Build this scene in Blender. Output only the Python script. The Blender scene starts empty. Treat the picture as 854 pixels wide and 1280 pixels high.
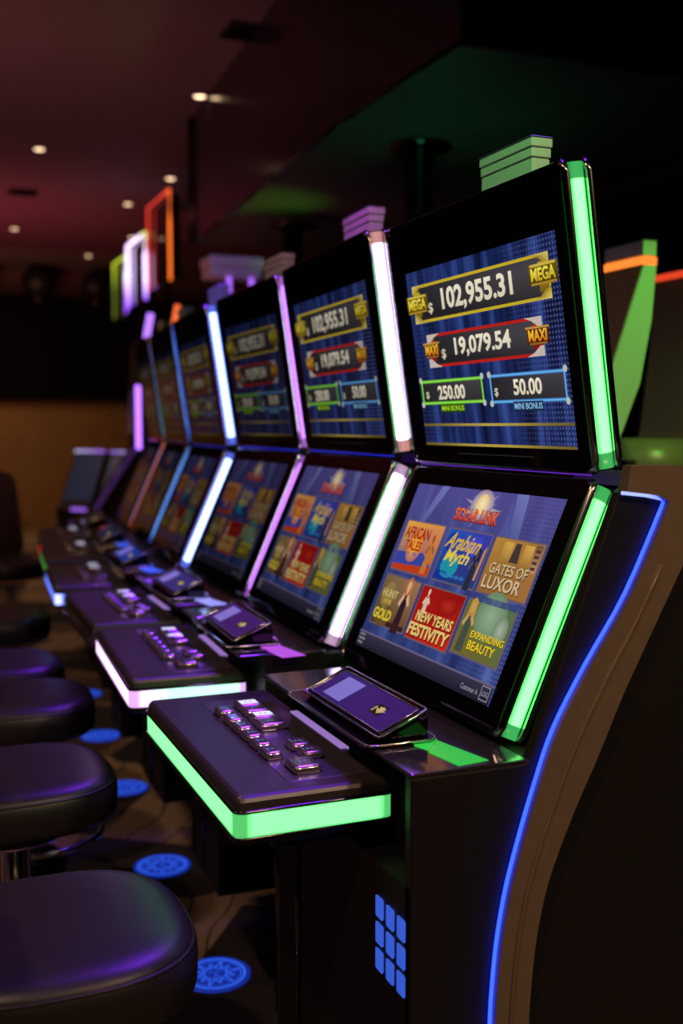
import bpy, math, random
from mathutils import Vector, Matrix
random.seed(7)
PI = math.pi
scn = bpy.context.scene
COL = scn.collection

# ------------------------------------------------------------------ colour helpers
def s2l(c):
    c = c / 255.0
    return c / 12.92 if c <= 0.04045 else ((c + 0.055) / 1.055) ** 2.4
def C8(r, g, b, k=1.0):
    return (s2l(r) * k, s2l(g) * k, s2l(b) * k, 1.0)

# ------------------------------------------------------------------ materials
def pmat(name, col, rough=0.5, metal=0.0, bump=0.0, bscale=60.0, var=0.0, spec=0.5, coat=0.0, coat_r=0.1):
    m = bpy.data.materials.new(name); m.use_nodes = True
    nt = m.node_tree; b = nt.nodes['Principled BSDF']
    b.inputs['Base Color'].default_value = (*col[:3], 1)
    b.inputs['Roughness'].default_value = rough
    b.inputs['Metallic'].default_value = metal
    b.inputs['Specular IOR Level'].default_value = spec
    if coat:
        b.inputs['Coat Weight'].default_value = coat; b.inputs['Coat Roughness'].default_value = coat_r
    tc = nt.nodes.new('ShaderNodeTexCoord'); n = nt.nodes.new('ShaderNodeTexNoise')
    n.inputs['Scale'].default_value = bscale; n.inputs['Detail'].default_value = 4
    nt.links.new(tc.outputs['Object'], n.inputs['Vector'])
    if bump:
        bp = nt.nodes.new('ShaderNodeBump'); bp.inputs['Strength'].default_value = bump; bp.inputs['Distance'].default_value = 0.002
        nt.links.new(n.outputs['Fac'], bp.inputs['Height']); nt.links.new(bp.outputs['Normal'], b.inputs['Normal'])
    mr = nt.nodes.new('ShaderNodeMapRange')
    mr.inputs['To Min'].default_value = max(0.0, rough * 0.88); mr.inputs['To Max'].default_value = min(1, rough * 1.12)
    nt.links.new(n.outputs['Fac'], mr.inputs['Value']); nt.links.new(mr.outputs['Result'], b.inputs['Roughness'])
    if var:
        mx = nt.nodes.new('ShaderNodeMix'); mx.data_type = 'RGBA'
        mx.inputs['A'].default_value = (*[c * (1 - var) for c in col[:3]], 1); mx.inputs['B'].default_value = (*[min(1, c * (1 + var)) for c in col[:3]], 1)
        nt.links.new(n.outputs['Fac'], mx.inputs['Factor']); nt.links.new(mx.outputs['Result'], b.inputs['Base Color'])
    return m

def attr_emit(name, strength, gloss=True, rough=0.12, base=(0.01, 0.01, 0.01)):
    """a light source / screen whose emitted colour comes from the mesh colour attribute"""
    m = bpy.data.materials.new(name); m.use_nodes = True
    nt = m.node_tree; b = nt.nodes['Principled BSDF']
    a = nt.nodes.new('ShaderNodeAttribute'); a.attribute_name = 'col'
    b.inputs['Base Color'].default_value = (*base, 1); b.inputs['Roughness'].default_value = rough
    nt.links.new(a.outputs['Color'], b.inputs['Emission Color']); b.inputs['Emission Strength'].default_value = strength
    return m

def emat(name, col, strength):
    m = bpy.data.materials.new(name); m.use_nodes = True
    b = m.node_tree.nodes['Principled BSDF']
    b.inputs['Base Color'].default_value = (0.02, 0.02, 0.02, 1); b.inputs['Roughness'].default_value = 0.3
    b.inputs['Emission Color'].default_value = (*col[:3], 1); b.inputs['Emission Strength'].default_value = strength
    return m

M = {}
M['gloss'] = pmat('black_glass', (0.004, 0.004, 0.005), 0.06, spec=0.5)
M['body'] = pmat('black_cabinet', (0.017, 0.016, 0.015), 0.5, bump=0.15, bscale=300, spec=0.25)
M['bodyf'] = pmat('black_cabinet_front', (0.008, 0.007, 0.008), 0.3)
M['plate'] = pmat('dark_mirror_plate', (0.16, 0.14, 0.14), 0.13, metal=0.8, spec=0.9)
M['pad'] = pmat('deck_pad', (0.045, 0.034, 0.034), 0.34, bump=0.2, bscale=500, spec=1.0)
M['inset'] = pmat('deck_gloss', (0.11, 0.09, 0.12), 0.24, metal=0.3, spec=1.0)
M['chrome'] = pmat('chrome', (0.75, 0.73, 0.72), 0.16, metal=1.0)
M['dchrome'] = pmat('dark_chrome', (0.16, 0.14, 0.14), 0.12, metal=1.0)
M['gold'] = pmat('bronze_trim', (0.25, 0.19, 0.12), 0.38, metal=0.15, bump=0.1, bscale=40, var=0.15)
M['button'] = pmat('clear_button', (0.45, 0.38, 0.38), 0.14, metal=0.8, spec=1.0, coat=1.0, coat_r=0.03)
M['topper'] = pmat('topper_plastic', (0.5, 0.5, 0.45), 0.45)
M['topper_edge'] = pmat('topper_dark_edge', (0.1, 0.08, 0.07), 0.3)
M['vinyl'] = pmat('seat_vinyl', (0.022, 0.018, 0.018), 0.38, bump=0.25, bscale=260, spec=0.6)
M['piping'] = pmat('seat_piping', (0.75, 0.33, 0.10), 0.5)
M['soffit'] = pmat('soffit_dark_gloss', (0.04, 0.03, 0.038), 0.16, spec=0.4)
M['soffit_under'] = pmat('soffit_underside', (0.11, 0.12, 0.11), 0.45, bump=0.4, bscale=3, var=0.3)
M['post'] = pmat('post_black', (0.01, 0.01, 0.011), 0.3)
M['ceiling'] = pmat('ceiling_paint', (0.17, 0.13, 0.125), 0.8, bscale=1.5, var=0.12)
M['wall_brown'] = pmat('wall_brown_paper', (0.30, 0.155, 0.055), 0.75, bscale=9, var=0.35)
M['wall_dark'] = pmat('wall_dark', (0.004, 0.0035, 0.0035), 0.9, spec=0.05)
M['wall_upper'] = pmat('wall_upper', (0.12, 0.05, 0.05), 0.8)
M['ball'] = pmat('ball_black', (0.008, 0.008, 0.008), 0.5)
M['brass'] = pmat('brass', (0.5, 0.33, 0.15), 0.3, metal=0.8)
M['vent'] = pmat('vent_grille', (0.02, 0.018, 0.018), 0.6)
M['strip'] = attr_emit('light_strip', 1.0, rough=0.25)
M['lamp'] = emat('ceiling_lamp', (1.0, 0.68, 0.40), 4.0)
M['lampring'] = pmat('lamp_ring', (0.2, 0.17, 0.15), 0.4)
M['off_band'] = pmat('unlit_band', (0.10, 0.07, 0.09), 0.2)

def carpet():
    m = bpy.data.materials.new('carpet'); m.use_nodes = True
    nt = m.node_tree; b = nt.nodes['Principled BSDF']; N = nt.nodes.new; L = nt.links.new
    tc = N('ShaderNodeTexCoord')
    mp = N('ShaderNodeMapping'); mp.inputs['Rotation'].default_value = (0, 0, 0.62); mp.inputs['Location'].default_value = (0.33, 0.12, 0)
    L(tc.outputs['Object'], mp.inputs['Vector'])
    v = N('ShaderNodeTexVoronoi'); v.distance = 'CHEBYCHEV'; v.inputs['Scale'].default_value = 1.9
    L(mp.outputs['Vector'], v.inputs['Vector'])
    sep = N('ShaderNodeSeparateColor'); L(v.outputs['Color'], sep.inputs['Color'])
    r = N('ShaderNodeValToRGB'); r.color_ramp.interpolation = 'CONSTANT'
    e = r.color_ramp.elements; e[0].position = 0; e[0].color = (0.36, 0.25, 0.15, 1); e[1].position = 0.38; e[1].color = (0.46, 0.30, 0.16, 1)
    for p_, c_ in ((0.55, (0.035, 0.026, 0.03, 1)), (0.72, (0.14, 0.09, 0.06, 1)), (0.86, (0.02, 0.016, 0.022, 1))):
        k = e.new(p_); k.color = c_
    L(sep.outputs['Red'], r.inputs['Fac'])
    w = N('ShaderNodeTexWave'); w.inputs['Scale'].default_value = 2.2; w.inputs['Distortion'].default_value = 6
    w.inputs['Detail'].default_value = 1
    L(mp.outputs['Vector'], w.inputs['Vector'])
    r2 = N('ShaderNodeValToRGB'); r2.color_ramp.interpolation = 'EASE'
    r2.color_ramp.elements[0].position = 0.985; r2.color_ramp.elements[1].position = 0.998
    L(w.outputs['Fac'], r2.inputs['Fac'])
    mx = N('ShaderNodeMix'); mx.data_type = 'RGBA'; mx.inputs['B'].default_value = (0.022, 0.016, 0.022, 1)
    L(r2.outputs['Color'], mx.inputs['Factor']); L(r.outputs['Color'], mx.inputs['A'])
    n = N('ShaderNodeTexNoise'); n.inputs['Scale'].default_value = 220; L(tc.outputs['Object'], n.inputs['Vector'])
    m2 = N('ShaderNodeMix'); m2.data_type = 'RGBA'; m2.blend_type = 'MULTIPLY'; m2.inputs['Factor'].default_value = 0.6
    L(mx.outputs['Result'], m2.inputs['A']); L(n.outputs['Color'], m2.inputs['B'])
    L(m2.outputs['Result'], b.inputs['Base Color']); b.inputs['Roughness'].default_value = 0.95
    bp = N('ShaderNodeBump'); bp.inputs['Strength'].default_value = 0.4; bp.inputs['Distance'].default_value = 0.004
    L(n.outputs['Fac'], bp.inputs['Height']); L(bp.outputs['Normal'], b.inputs['Normal'])
    return m
M['carpet'] = carpet()

def backdrop(name, k, low=False):
    """animated-looking blue backdrop shown by the displays: beams, honeycomb dots"""
    m = bpy.data.materials.new(name); m.use_nodes = True
    nt = m.node_tree; b = nt.nodes['Principled BSDF']; N = nt.nodes.new; L = nt.links.new
    b.inputs['Base Color'].default_value = (0.004, 0.004, 0.005, 1); b.inputs['Roughness'].default_value = 0.12
    uv = N('ShaderNodeUVMap'); uv.uv_map = 'uv'
    sx = N('ShaderNodeSeparateXYZ'); L(uv.outputs['UV'], sx.inputs['Vector'])
    mp = N('ShaderNodeMapping'); mp.inputs['Scale'].default_value = (14, 0.9, 1) if not low else (9, 0.8, 1)
    mp.inputs['Rotation'].default_value = (0, 0, 0.0 if not low else 0.02)
    L(uv.outputs['UV'], mp.inputs['Vector'])
    n = N('ShaderNodeTexNoise'); n.inputs['Scale'].default_value = 1.0; n.inputs['Detail'].default_value = 3; L(mp.outputs['Vector'], n.inputs['Vector'])
    r = N('ShaderNodeValToRGB'); e = r.color_ramp.elements
    if not low:
        e[0].position = 0.35; e[0].color = C8(14, 20, 48); e[1].position = 0.72; e[1].color = C8(60, 84, 160)
        k2 = e.new(0.5); k2.color = C8(26, 40, 92)
    else:
        e[0].position = 0.35; e[0].color = C8(36, 46, 98); e[1].position = 0.78; e[1].color = C8(100, 125, 190)
        k2 = e.new(0.55); k2.color = C8(56, 70, 134)
    L(n.outputs['Fac'], r.inputs['Fac'])
    # honeycomb dots, fading in towards the sides
    mp2 = N('ShaderNodeMapping'); mp2.inputs['Scale'].default_value = (62, 40, 1) if not low else (60, 44, 1)
    L(uv.outputs['UV'], mp2.inputs['Vector'])
    v = N('ShaderNodeTexVoronoi'); v.inputs['Scale'].default_value = 1.0; v.inputs['Randomness'].default_value = 0.0
    L(mp2.outputs['Vector'], v.inputs['Vector'])
    lt = N('ShaderNodeMath'); lt.operation = 'LESS_THAN'; lt.inputs[1].default_value = 0.26; L(v.outputs['Distance'], lt.inputs[0])
    ramp = N('ShaderNodeValToRGB'); q = ramp.color_ramp.elements
    q[0].position = 0.0; q[0].color = (0.25, 0.25, 0.25, 1); q[1].position = 1.0; q[1].color = (0.9, 0.9, 0.9, 1)
    a_ = q.new(0.25); a_.color = (0, 0, 0, 1); a_ = q.new(0.65); a_.color = (0, 0, 0, 1)
    L(sx.outputs['X'], ramp.inputs['Fac'])
    mu = N('ShaderNodeMath'); mu.operation = 'MULTIPLY'; L(lt.outputs[0], mu.inputs[0]); L(ramp.outputs['Color'], mu.inputs[1])
    mu2 = N('ShaderNodeMath'); mu2.operation = 'MULTIPLY'; mu2.inputs[1].default_value = 0.55; L(mu.outputs[0], mu2.inputs[0])
    mx = N('ShaderNodeMix'); mx.data_type = 'RGBA'; L(mu2.outputs[0], mx.inputs['Factor']); L(r.outputs['Color'], mx.inputs['A'])
    mx.inputs['B'].default_value = C8(110, 120, 190)
    last = mx.outputs['Result']
    if low:
        # violet wash towards the top, darker right edge
        vr = N('ShaderNodeMapRange'); vr.inputs['From Min'].default_value = 0.35; vr.inputs['From Max'].default_value = 1.0
        vr.inputs['To Min'].default_value = 0.0; vr.inputs['To Max'].default_value = 0.6; L(sx.outputs['Y'], vr.inputs['Value'])
        m3 = N('ShaderNodeMix'); m3.data_type = 'RGBA'; L(vr.outputs['Result'], m3.inputs['Factor']); L(last, m3.inputs['A'])
        m3.inputs['B'].default_value = C8(96, 84, 160); last = m3.outputs['Result']
    L(last, b.inputs['Emission Color']); b.inputs['Emission Strength'].default_value = k
    return m

# ------------------------------------------------------------------ mesh builder
class MB:
    def __init__(s): s.v = []; s.f = []; s.m = []; s.c = []; s.sm = []; s.uv = []; s.cols = False
    def add(s, verts, faces, mi=0, cols=None, smooth=False, uvs=None):
        o = len(s.v); s.v += [tuple(p) for p in verts]
        s.c += list(cols) if cols else [(1, 1, 1, 1)] * len(verts)
        s.uv += list(uvs) if uvs else [(0, 0)] * len(verts)
        for f in faces:
            s.f.append([o + i for i in f]); s.m.append(mi); s.sm.append(smooth)
    def build(s, name, mats, parent=None):
        me = bpy.data.meshes.new(name); me.from_pydata(s.v, [], s.f)
        if not isinstance(mats, (list, tuple)): mats = [mats]
        for m in mats: me.materials.append(m)
        for i, p in enumerate(me.polygons): p.material_index = min(s.m[i], len(mats) - 1); p.use_smooth = s.sm[i]
        ca = me.color_attributes.new('col', 'FLOAT_COLOR', 'POINT')
        for i, c in enumerate(s.c): ca.data[i].color = c
        ul = me.uv_layers.new(name='uv')
        for lp in me.loops: ul.data[lp.index].uv = s.uv[lp.vertex_index]
        me.validate(); me.update()
        o = bpy.data.objects.new(name, me); COL.objects.link(o)
        if parent: o.parent = parent
        return o

def rrect(u0, u1, v0, v1, r, seg=5):
    pts = []
    r = min(r, (u1 - u0) / 2 - 1e-5, (v1 - v0) / 2 - 1e-5)
    for cx, cy, a0 in ((u1 - r, v1 - r, 0), (u0 + r, v1 - r, 90), (u0 + r, v0 + r, 180), (u1 - r, v0 + r, 270)):
        for k in range(seg + 1):
            a = math.radians(a0 + 90 * k / seg); pts.append((cx + r * math.cos(a), cy + r * math.sin(a)))
    return pts
def inset(pts, d):
    n = len(pts); out = []
    for i in range(n):
        a, b, c = pts[i - 1], pts[i], pts[(i + 1) % n]
        def nrm(p, q):
            x, y = q[0] - p[0], q[1] - p[1]; l = math.hypot(x, y) or 1; return (-y / l, x / l)
        n1, n2 = nrm(a, b), nrm(b, c); sx, sy = n1[0] + n2[0], n1[1] + n2[1]
        l = sx * sx + sy * sy
        k = 2 / l if l > 1e-6 else 1
        out.append((b[0] + sx * k * d, b[1] + sy * k * d))
    return out
def slab(mb, pts, f, layers, mi=0, cap0=True, cap1=True, smooth=False, cols=None, mats=None):
    """extrude a counter-clockwise outline through (n, inset) layers"""
    n = len(pts); vs = []; cs = []
    for nn, ins in layers:
        q = inset(pts, ins) if ins else pts
        vs += [f(u, v, nn) for u, v in q]
        if cols: cs += [cols] * n
    fs = []
    for k in range(len(layers) - 1):
        for i in range(n):
            j = (i + 1) % n
            fs.append((k * n + i, k * n + j, (k + 1) * n + j, (k + 1) * n + i))
    mb.add(vs, fs, mi, cs or None, smooth)
    caps = []
    if cap0: mb.add([vs[i] for i in range(n)], [tuple(range(n))[::-1]], mi, cs[:n] if cs else None)
    if cap1: mb.add(vs[-n:], [tuple(range(n))], mi, cs[:n] if cs else None)
def box(mb, x0, x1, y0, y1, z0, z1, mi=0, b=0.003, cols=None):
    pts = [(x1, y1), (x0, y1), (x0, y0), (x1, y0)]
    if b: pts = rrect(x0, x1, y0, y1, b, 2)
    slab(mb, pts, lambda u, v, n: (u, v, n), [(z0, b), (z0 + b, 0), (z1 - b, 0), (z1, b)] if b else [(z0, 0), (z1, 0)], mi, cols=cols)
def tube(mb, path, r, seg=8, mi=0, closed=False, cols=None, caps=True):
    P = [Vector(p) for p in path]; n = len(P); vs = []; cs = []
    up = Vector((0, 0, 1))
    for i, p in enumerate(P):
        if closed: t = P[(i + 1) % n] - P[i - 1]
        else: t = P[min(i + 1, n - 1)] - P[max(i - 1, 0)]
        t.normalize()
        a = t.cross(up)
        if a.length < 1e-3: a = t.cross(Vector((0, 1, 0)))
        a.normalize(); b = a.cross(t); rr = r[i] if isinstance(r, (list, tuple)) else r
        for k in range(seg):
            an = 2 * PI * k / seg; vs.append(p + a * (rr * math.cos(an)) + b * (rr * math.sin(an)))
            if cols: cs.append(cols[i] if isinstance(cols[0], (list, tuple)) else cols)
    fs = []
    for i in range(n if closed else n - 1):
        j = (i + 1) % n
        for k in range(seg):
            l = (k + 1) % seg; fs.append((i * seg + k, i * seg + l, j * seg + l, j * seg + k))
    if not closed and caps:
        fs.append(tuple(range(seg))[::-1]); fs.append(tuple((n - 1) * seg + k for k in range(seg)))
    mb.add(vs, fs, mi, cs or None, True)
def lathe(mb, prof, c=(0, 0, 0), seg=32, mi=0, smooth=True, cols=None):
    vs = []; fs = []
    for r, z in prof:
        for k in range(seg):
            a = 2 * PI * k / seg; vs.append((c[0] + r * math.cos(a), c[1] + r * math.sin(a), c[2] + z))
    for i in range(len(prof) - 1):
        for k in range(seg):
            l = (k + 1) % seg; fs.append((i * seg + k, i * seg + l, (i + 1) * seg + l, (i + 1) * seg + k))
    fs.append(tuple(range(seg))[::-1]); fs.append(tuple((len(prof) - 1) * seg + k for k in range(seg)))
    mb.add(vs, fs, mi, [cols] * len(vs) if cols else None, smooth)

def empty(name, loc, rz=0, label=None, cat=None, group=None):
    o = bpy.data.objects.new(name, None); COL.objects.link(o); o.location = loc; o.rotation_euler = (0, 0, rz)
    o.empty_display_size = 0.1
    tag(o, label, cat, group); return o
def tag(o, label=None, cat=None, group=None, kind=None):
    if label: o['label'] = label
    if cat: o['category'] = cat
    if group: o['group'] = group
    if kind: o['kind'] = kind
    return o

# ------------------------------------------------------------------ text as mesh
_tc = {}
def text_mesh(s, bold=0.02):
    key = (s, bold)
    if key in _tc: return _tc[key]
    cu = bpy.data.curves.new('t', 'FONT'); cu.body = s; cu.offset = bold; cu.resolution_u = 3
    o = bpy.data.objects.new('t', cu); COL.objects.link(o)
    dg = bpy.context.evaluated_depsgraph_get()
    me = bpy.data.meshes.new_from_object(o.evaluated_get(dg))
    vs = [tuple(v.co[:2]) for v in me.vertices]; fs = [tuple(p.vertices) for p in me.polygons]
    bpy.data.objects.remove(o); bpy.data.curves.remove(cu); bpy.data.meshes.remove(me)
    x0 = min(v[0] for v in vs); x1 = max(v[0] for v in vs); y0 = min(v[1] for v in vs); y1 = max(v[1] for v in vs)
    vs = [((x - x0) / (x1 - x0), (y - y0) / (y1 - y0)) for x, y in vs]
    _tc[key] = (vs, fs); return _tc[key]

class Art:
    """flat artwork on a display, drawn in (u, v) of the display, stacked in 0.3 mm layers"""
    def __init__(s, f): s.mb = MB(); s.f = f
    def poly(s, pts, col, lay=1, mi=1):
        cols = [col] * len(pts) if not isinstance(col[0], (tuple, list)) else col
        s.mb.add([s.f(u, v, 0.0003 * lay) for u, v in pts], [tuple(range(len(pts)))], mi, cols, False, pts)
    def rect(s, u0, v0, u1, v1, col, lay=1, mi=1):
        if isinstance(col[0], (tuple, list)) and len(col) == 2: col = [col[0], col[0], col[1], col[1]]   # bottom, top
        s.poly([(u0, v0), (u1, v0), (u1, v1), (u0, v1)], col, lay, mi)
    def ring(s, pts, t, col, lay=2, ay=1.55):
        # outline of thickness t (t in u; v thickness scaled by the aspect)
        cx = sum(p[0] for p in pts) / len(pts); cy = sum(p[1] for p in pts) / len(pts)
        q = inset([(u, v / ay) for u, v in pts], t); q = [(u, v * ay) for u, v in q]; n = len(pts)
        for i in range(n):
            j = (i + 1) % n; s.poly([pts[i], pts[j], q[j], q[i]], col, lay)
    def text(s, t, u0, u1, v0, v1, col, lay=3, bold=0.02, shear=0.0, curve=0.0, top=None):
        vs, fs = text_mesh(t, bold)
        P = [(u0 + (u1 - u0) * x + shear * y, v0 + (v1 - v0) * y + curve * (x - 0.5)) for x, y in vs]
        cols = [tuple(col[k] * (1 - y) + (top or col)[k] * y for k in range(3)) + (1,) for x, y in vs]
        s.mb.add([s.f(u, v, 0.0003 * lay) for u, v in P], fs, 1, cols, False, P)
    def disc(s, u, v, ru, rv, col, lay=2, n=20, edge=None):
        pts = [(u + ru * math.cos(2 * PI * k / n), v + rv * math.sin(2 * PI * k / n)) for k in range(n)]
        vs = [s.f(u, v, 0.0003 * lay)] + [s.f(a, b, 0.0003 * lay) for a, b in pts]
        s.mb.add(vs, [(0, 1 + k, 1 + (k + 1) % n) for k in range(n)], 1, [col] + [edge or col] * n, False, [(u, v)] + pts)

# ---- artwork
def jackpot_art(f):
    A = Art(f)
    A.rect(0, 0, 1, 1, (1, 1, 1, 1), 0, 0)
    W = C8(222, 212, 186); WT = C8(250, 240, 215)
    def bar(u0, u1, v0, v1, line, plate, c1, big):
        cut = 0.045 if big else 0.02; cv = cut * 1.3
        P = [(u0 + cut, v0), (u1 - cut, v0), (u1, v0 + cv), (u1, v1 - cv), (u1 - cut, v1), (u0 + cut, v1), (u0, v1 - cv), (u0, v0 + cv)]
        A.poly(P, [C8(40, 38, 42), C8(48, 45, 50), C8(60, 57, 62), C8(76, 72, 78), C8(66, 63, 70), C8(42, 40, 46), C8(34, 32, 38), C8(30, 28, 33)], 1)
        A.ring(P, 0.010 if big else 0.009, line, 2)
    # mega
    G = C8(205, 178, 40); GL = C8(235, 215, 120)
    bar(0.04, 0.955, 0.705, 0.918, G, None, None, True)
    for (a, b) in ((0.04, 0.10), (0.955, 0.895)):
        s = 1 if b > a else -1
        for lo, hi in ((0.918, 0.87), (0.705, 0.753)):
            A.poly([(a, hi), (a, lo), (b + s * 0.05, lo), (b, lo + (hi - lo) * 0.35), (a + s * 0.028, hi)][::(1 if (s > 0) == (hi > lo) else -1)], [G, GL, G, C8(150, 120, 30), C8(150, 120, 30)][::(1 if (s > 0) == (hi > lo) else -1)], 3)
        A.rect(min(a + s * 0.008, b), 0.74, max(a + s * 0.008, b), 0.88, (C8(120, 92, 20), C8(190, 160, 45)), 3)
    A.text('102,955.31', 0.262, 0.742, 0.738, 0.874, W, 4, 0.03, 0.0, 0.0, WT)
    A.text('$', 0.155, 0.19, 0.745, 0.81, W, 4, 0.02)
    for u0, u1, lo in ((-0.012, 0.155, 0.765), (0.842, 1.0, 0.775)):
        A.rect(u0, lo, u1, lo + 0.098, (C8(60, 45, 12), C8(120, 95, 20)), 5)
        A.rect(u0 + 0.01, lo + 0.085, u1 - 0.01, lo + 0.098, C8(215, 185, 70), 6)
        A.rect(u0 + 0.01, lo, u1 - 0.01, lo + 0.012, C8(170, 135, 40), 6)
        A.text('MEGA', u0 + 0.012, u1 - 0.012, lo + 0.018, lo + 0.080, C8(200, 170, 20), 7, 0.035, 0, 0, C8(255, 240, 90))
    # maxi
    R = C8(190, 32, 26)
    bar(0.112, 0.885, 0.447, 0.634, R, None, None, True)
    for (a, b) in ((0.112, 0.172), (0.885, 0.825)):
        s = 1 if b > a else -1
        A.rect(min(a + s * 0.008, b), 0.48, max(a + s * 0.008, b), 0.60, (C8(130, 22, 22), C8(180, 40, 32)), 3)
        for lo, hi in ((0.634, 0.585), (0.447, 0.496)):
            A.poly([(a, hi), (a, lo), (b + s * 0.04, lo), (b, lo + (hi - lo) * 0.35), (a + s * 0.02, hi)][::(1 if (s > 0) == (hi > lo) else -1)], C8(205, 190, 180), 4)
    A.text('19,079.54', 0.316, 0.695, 0.487, 0.597, W, 4, 0.03, 0, 0, WT)
    A.text('$', 0.215, 0.247, 0.485, 0.545, W, 4, 0.02)
    for u0, u1, lo in ((0.086, 0.2, 0.503), (0.796, 0.915, 0.503)):
        A.rect(u0, lo, u1, lo + 0.086, (C8(66, 18, 10), C8(120, 40, 18)), 5)
        A.rect(u0 - 0.006, lo + 0.076, u1 + 0.006, lo + 0.086, C8(200, 150, 70), 6)
        A.rect(u0 + 0.01, lo, u1 - 0.01, lo + 0.01, C8(150, 100, 40), 6)
        A.text('MAXI', u0 + 0.008, u1 - 0.008, lo + 0.015, lo + 0.072, C8(225, 120, 20), 7, 0.03, 0, 0, C8(250, 220, 60))
    # small ones
    for (u0, u1, v0, v1, line, num, nb, dl, lab, lb, lc, lt) in (
        (0.018, 0.482, 0.236, 0.377, C8(110, 190, 40), '250.00', (0.15, 0.353, 0.262, 0.342), (0.052, 0.076, 0.268, 0.312), 'MINI BONUS', (0.16, 0.34, 0.19, 0.236), C8(40, 70, 14), C8(170, 220, 40)),
        (0.53, 0.98, 0.228, 0.379, C8(70, 140, 205), '50.00', (0.678, 0.846, 0.266, 0.348), (0.556, 0.58, 0.262, 0.31), 'MINI BONUS', (0.668, 0.845, 0.187, 0.236), C8(22, 44, 74), C8(140, 190, 230))):
        P = [(u0, v0), (u1, v0), (u1, v1), (u0, v1)]
        A.poly(P, [C8(34, 32, 36), C8(48, 46, 52), C8(72, 70, 76), C8(40, 38, 42)], 1)
        A.ring(P, 0.011, line, 2); A.ring([(u0 + .004, v0 + .006), (u1 - .004, v0 + .006), (u1 - .004, v1 - .006), (u0 + .004, v1 - .006)], 0.003, tuple(min(1, c * 1.8 + .1) for c in line[:3]) + (1,), 3)
        for cu_, cv_ in ((u0, v0), (u1, v0), (u1, v1), (u0, v1)):
            A.disc(cu_, cv_, 0.012, 0.018, C8(190, 200, 190), 3, 8)
        A.text(num, *nb, W, 4, 0.03, 0, 0, WT); A.text('$', *dl, W, 4, 0.02)
        A.rect(lb[0], lb[2], lb[1], lb[3], (lc, tuple(c * 1.8 for c in lc[:3]) + (1,)), 4)
        A.text(lab, lb[0] + .006, lb[1] - .006, lb[2] + 0.009, lb[3] - 0.009, lt, 5, 0.02)
    for v in (0.118, 0.006):
        k = 12
        for i in range(k):
            c0 = 0.25 + 0.75 * math.exp(-((i / k - .5) * 3.2) ** 2); c1 = 0.25 + 0.75 * math.exp(-(((i + 1) / k - .5) * 3.2) ** 2)
            g = C8(190, 165, 70)
            a = tuple(x * c0 for x in g[:3]) + (1,); b = tuple(x * c1 for x in g[:3]) + (1,)
            A.poly([(i / k, v - .006), ((i + 1) / k, v - .006), ((i + 1) / k, v + .008), (i / k, v + .008)], [a, b, b, a], 2)
    A.rect(0.245, -0.046, 0.755, -0.041, C8(40, 34, 40), 1)
    return A

def figure(A, u, v, s, dress, skin, hair, lay=4, long=True):
    s = s * 0.68
    """small painted woman on a game tile"""
    A.poly([(u - .018 * s, v + .02 * s), (u - .03 * s, v - .2 * s), (u + .03 * s, v - .2 * s), (u + .022 * s, v + .02 * s), (u + .012 * s, v + .055 * s), (u - .012 * s, v + .055 * s)], dress, lay)
    A.poly([(u - .02 * s, v + .05 * s), (u - .045 * s, v - .02 * s), (u - .03 * s, v - .04 * s), (u - .008 * s, v + .02 * s)], skin, lay + 1)
    A.poly([(u + .02 * s, v + .05 * s), (u + .008 * s, v + .02 * s), (u + .038 * s, v - .03 * s), (u + .048 * s, v - .01 * s)], skin, lay + 1)
    A.poly([(u - .028 * s, v + .03 * s), (u - .02 * s, v + .03 * s), (u + .02 * s, v + .03 * s), (u + .03 * s, v + .04 * s), (u + .026 * s, v + .13 * s), (u, v + .155 * s), (u - .026 * s, v + .13 * s)], hair, lay)
    A.poly([(u - .006 * s, v + .045 * s), (u + .006 * s, v + .045 * s), (u + .006 * s, v + .07 * s), (u - .006 * s, v + .07 * s)], skin, lay + 2)
    A.disc(u, v + .095 * s, .015 * s, .034 * s, skin, lay + 2, 12)

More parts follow.
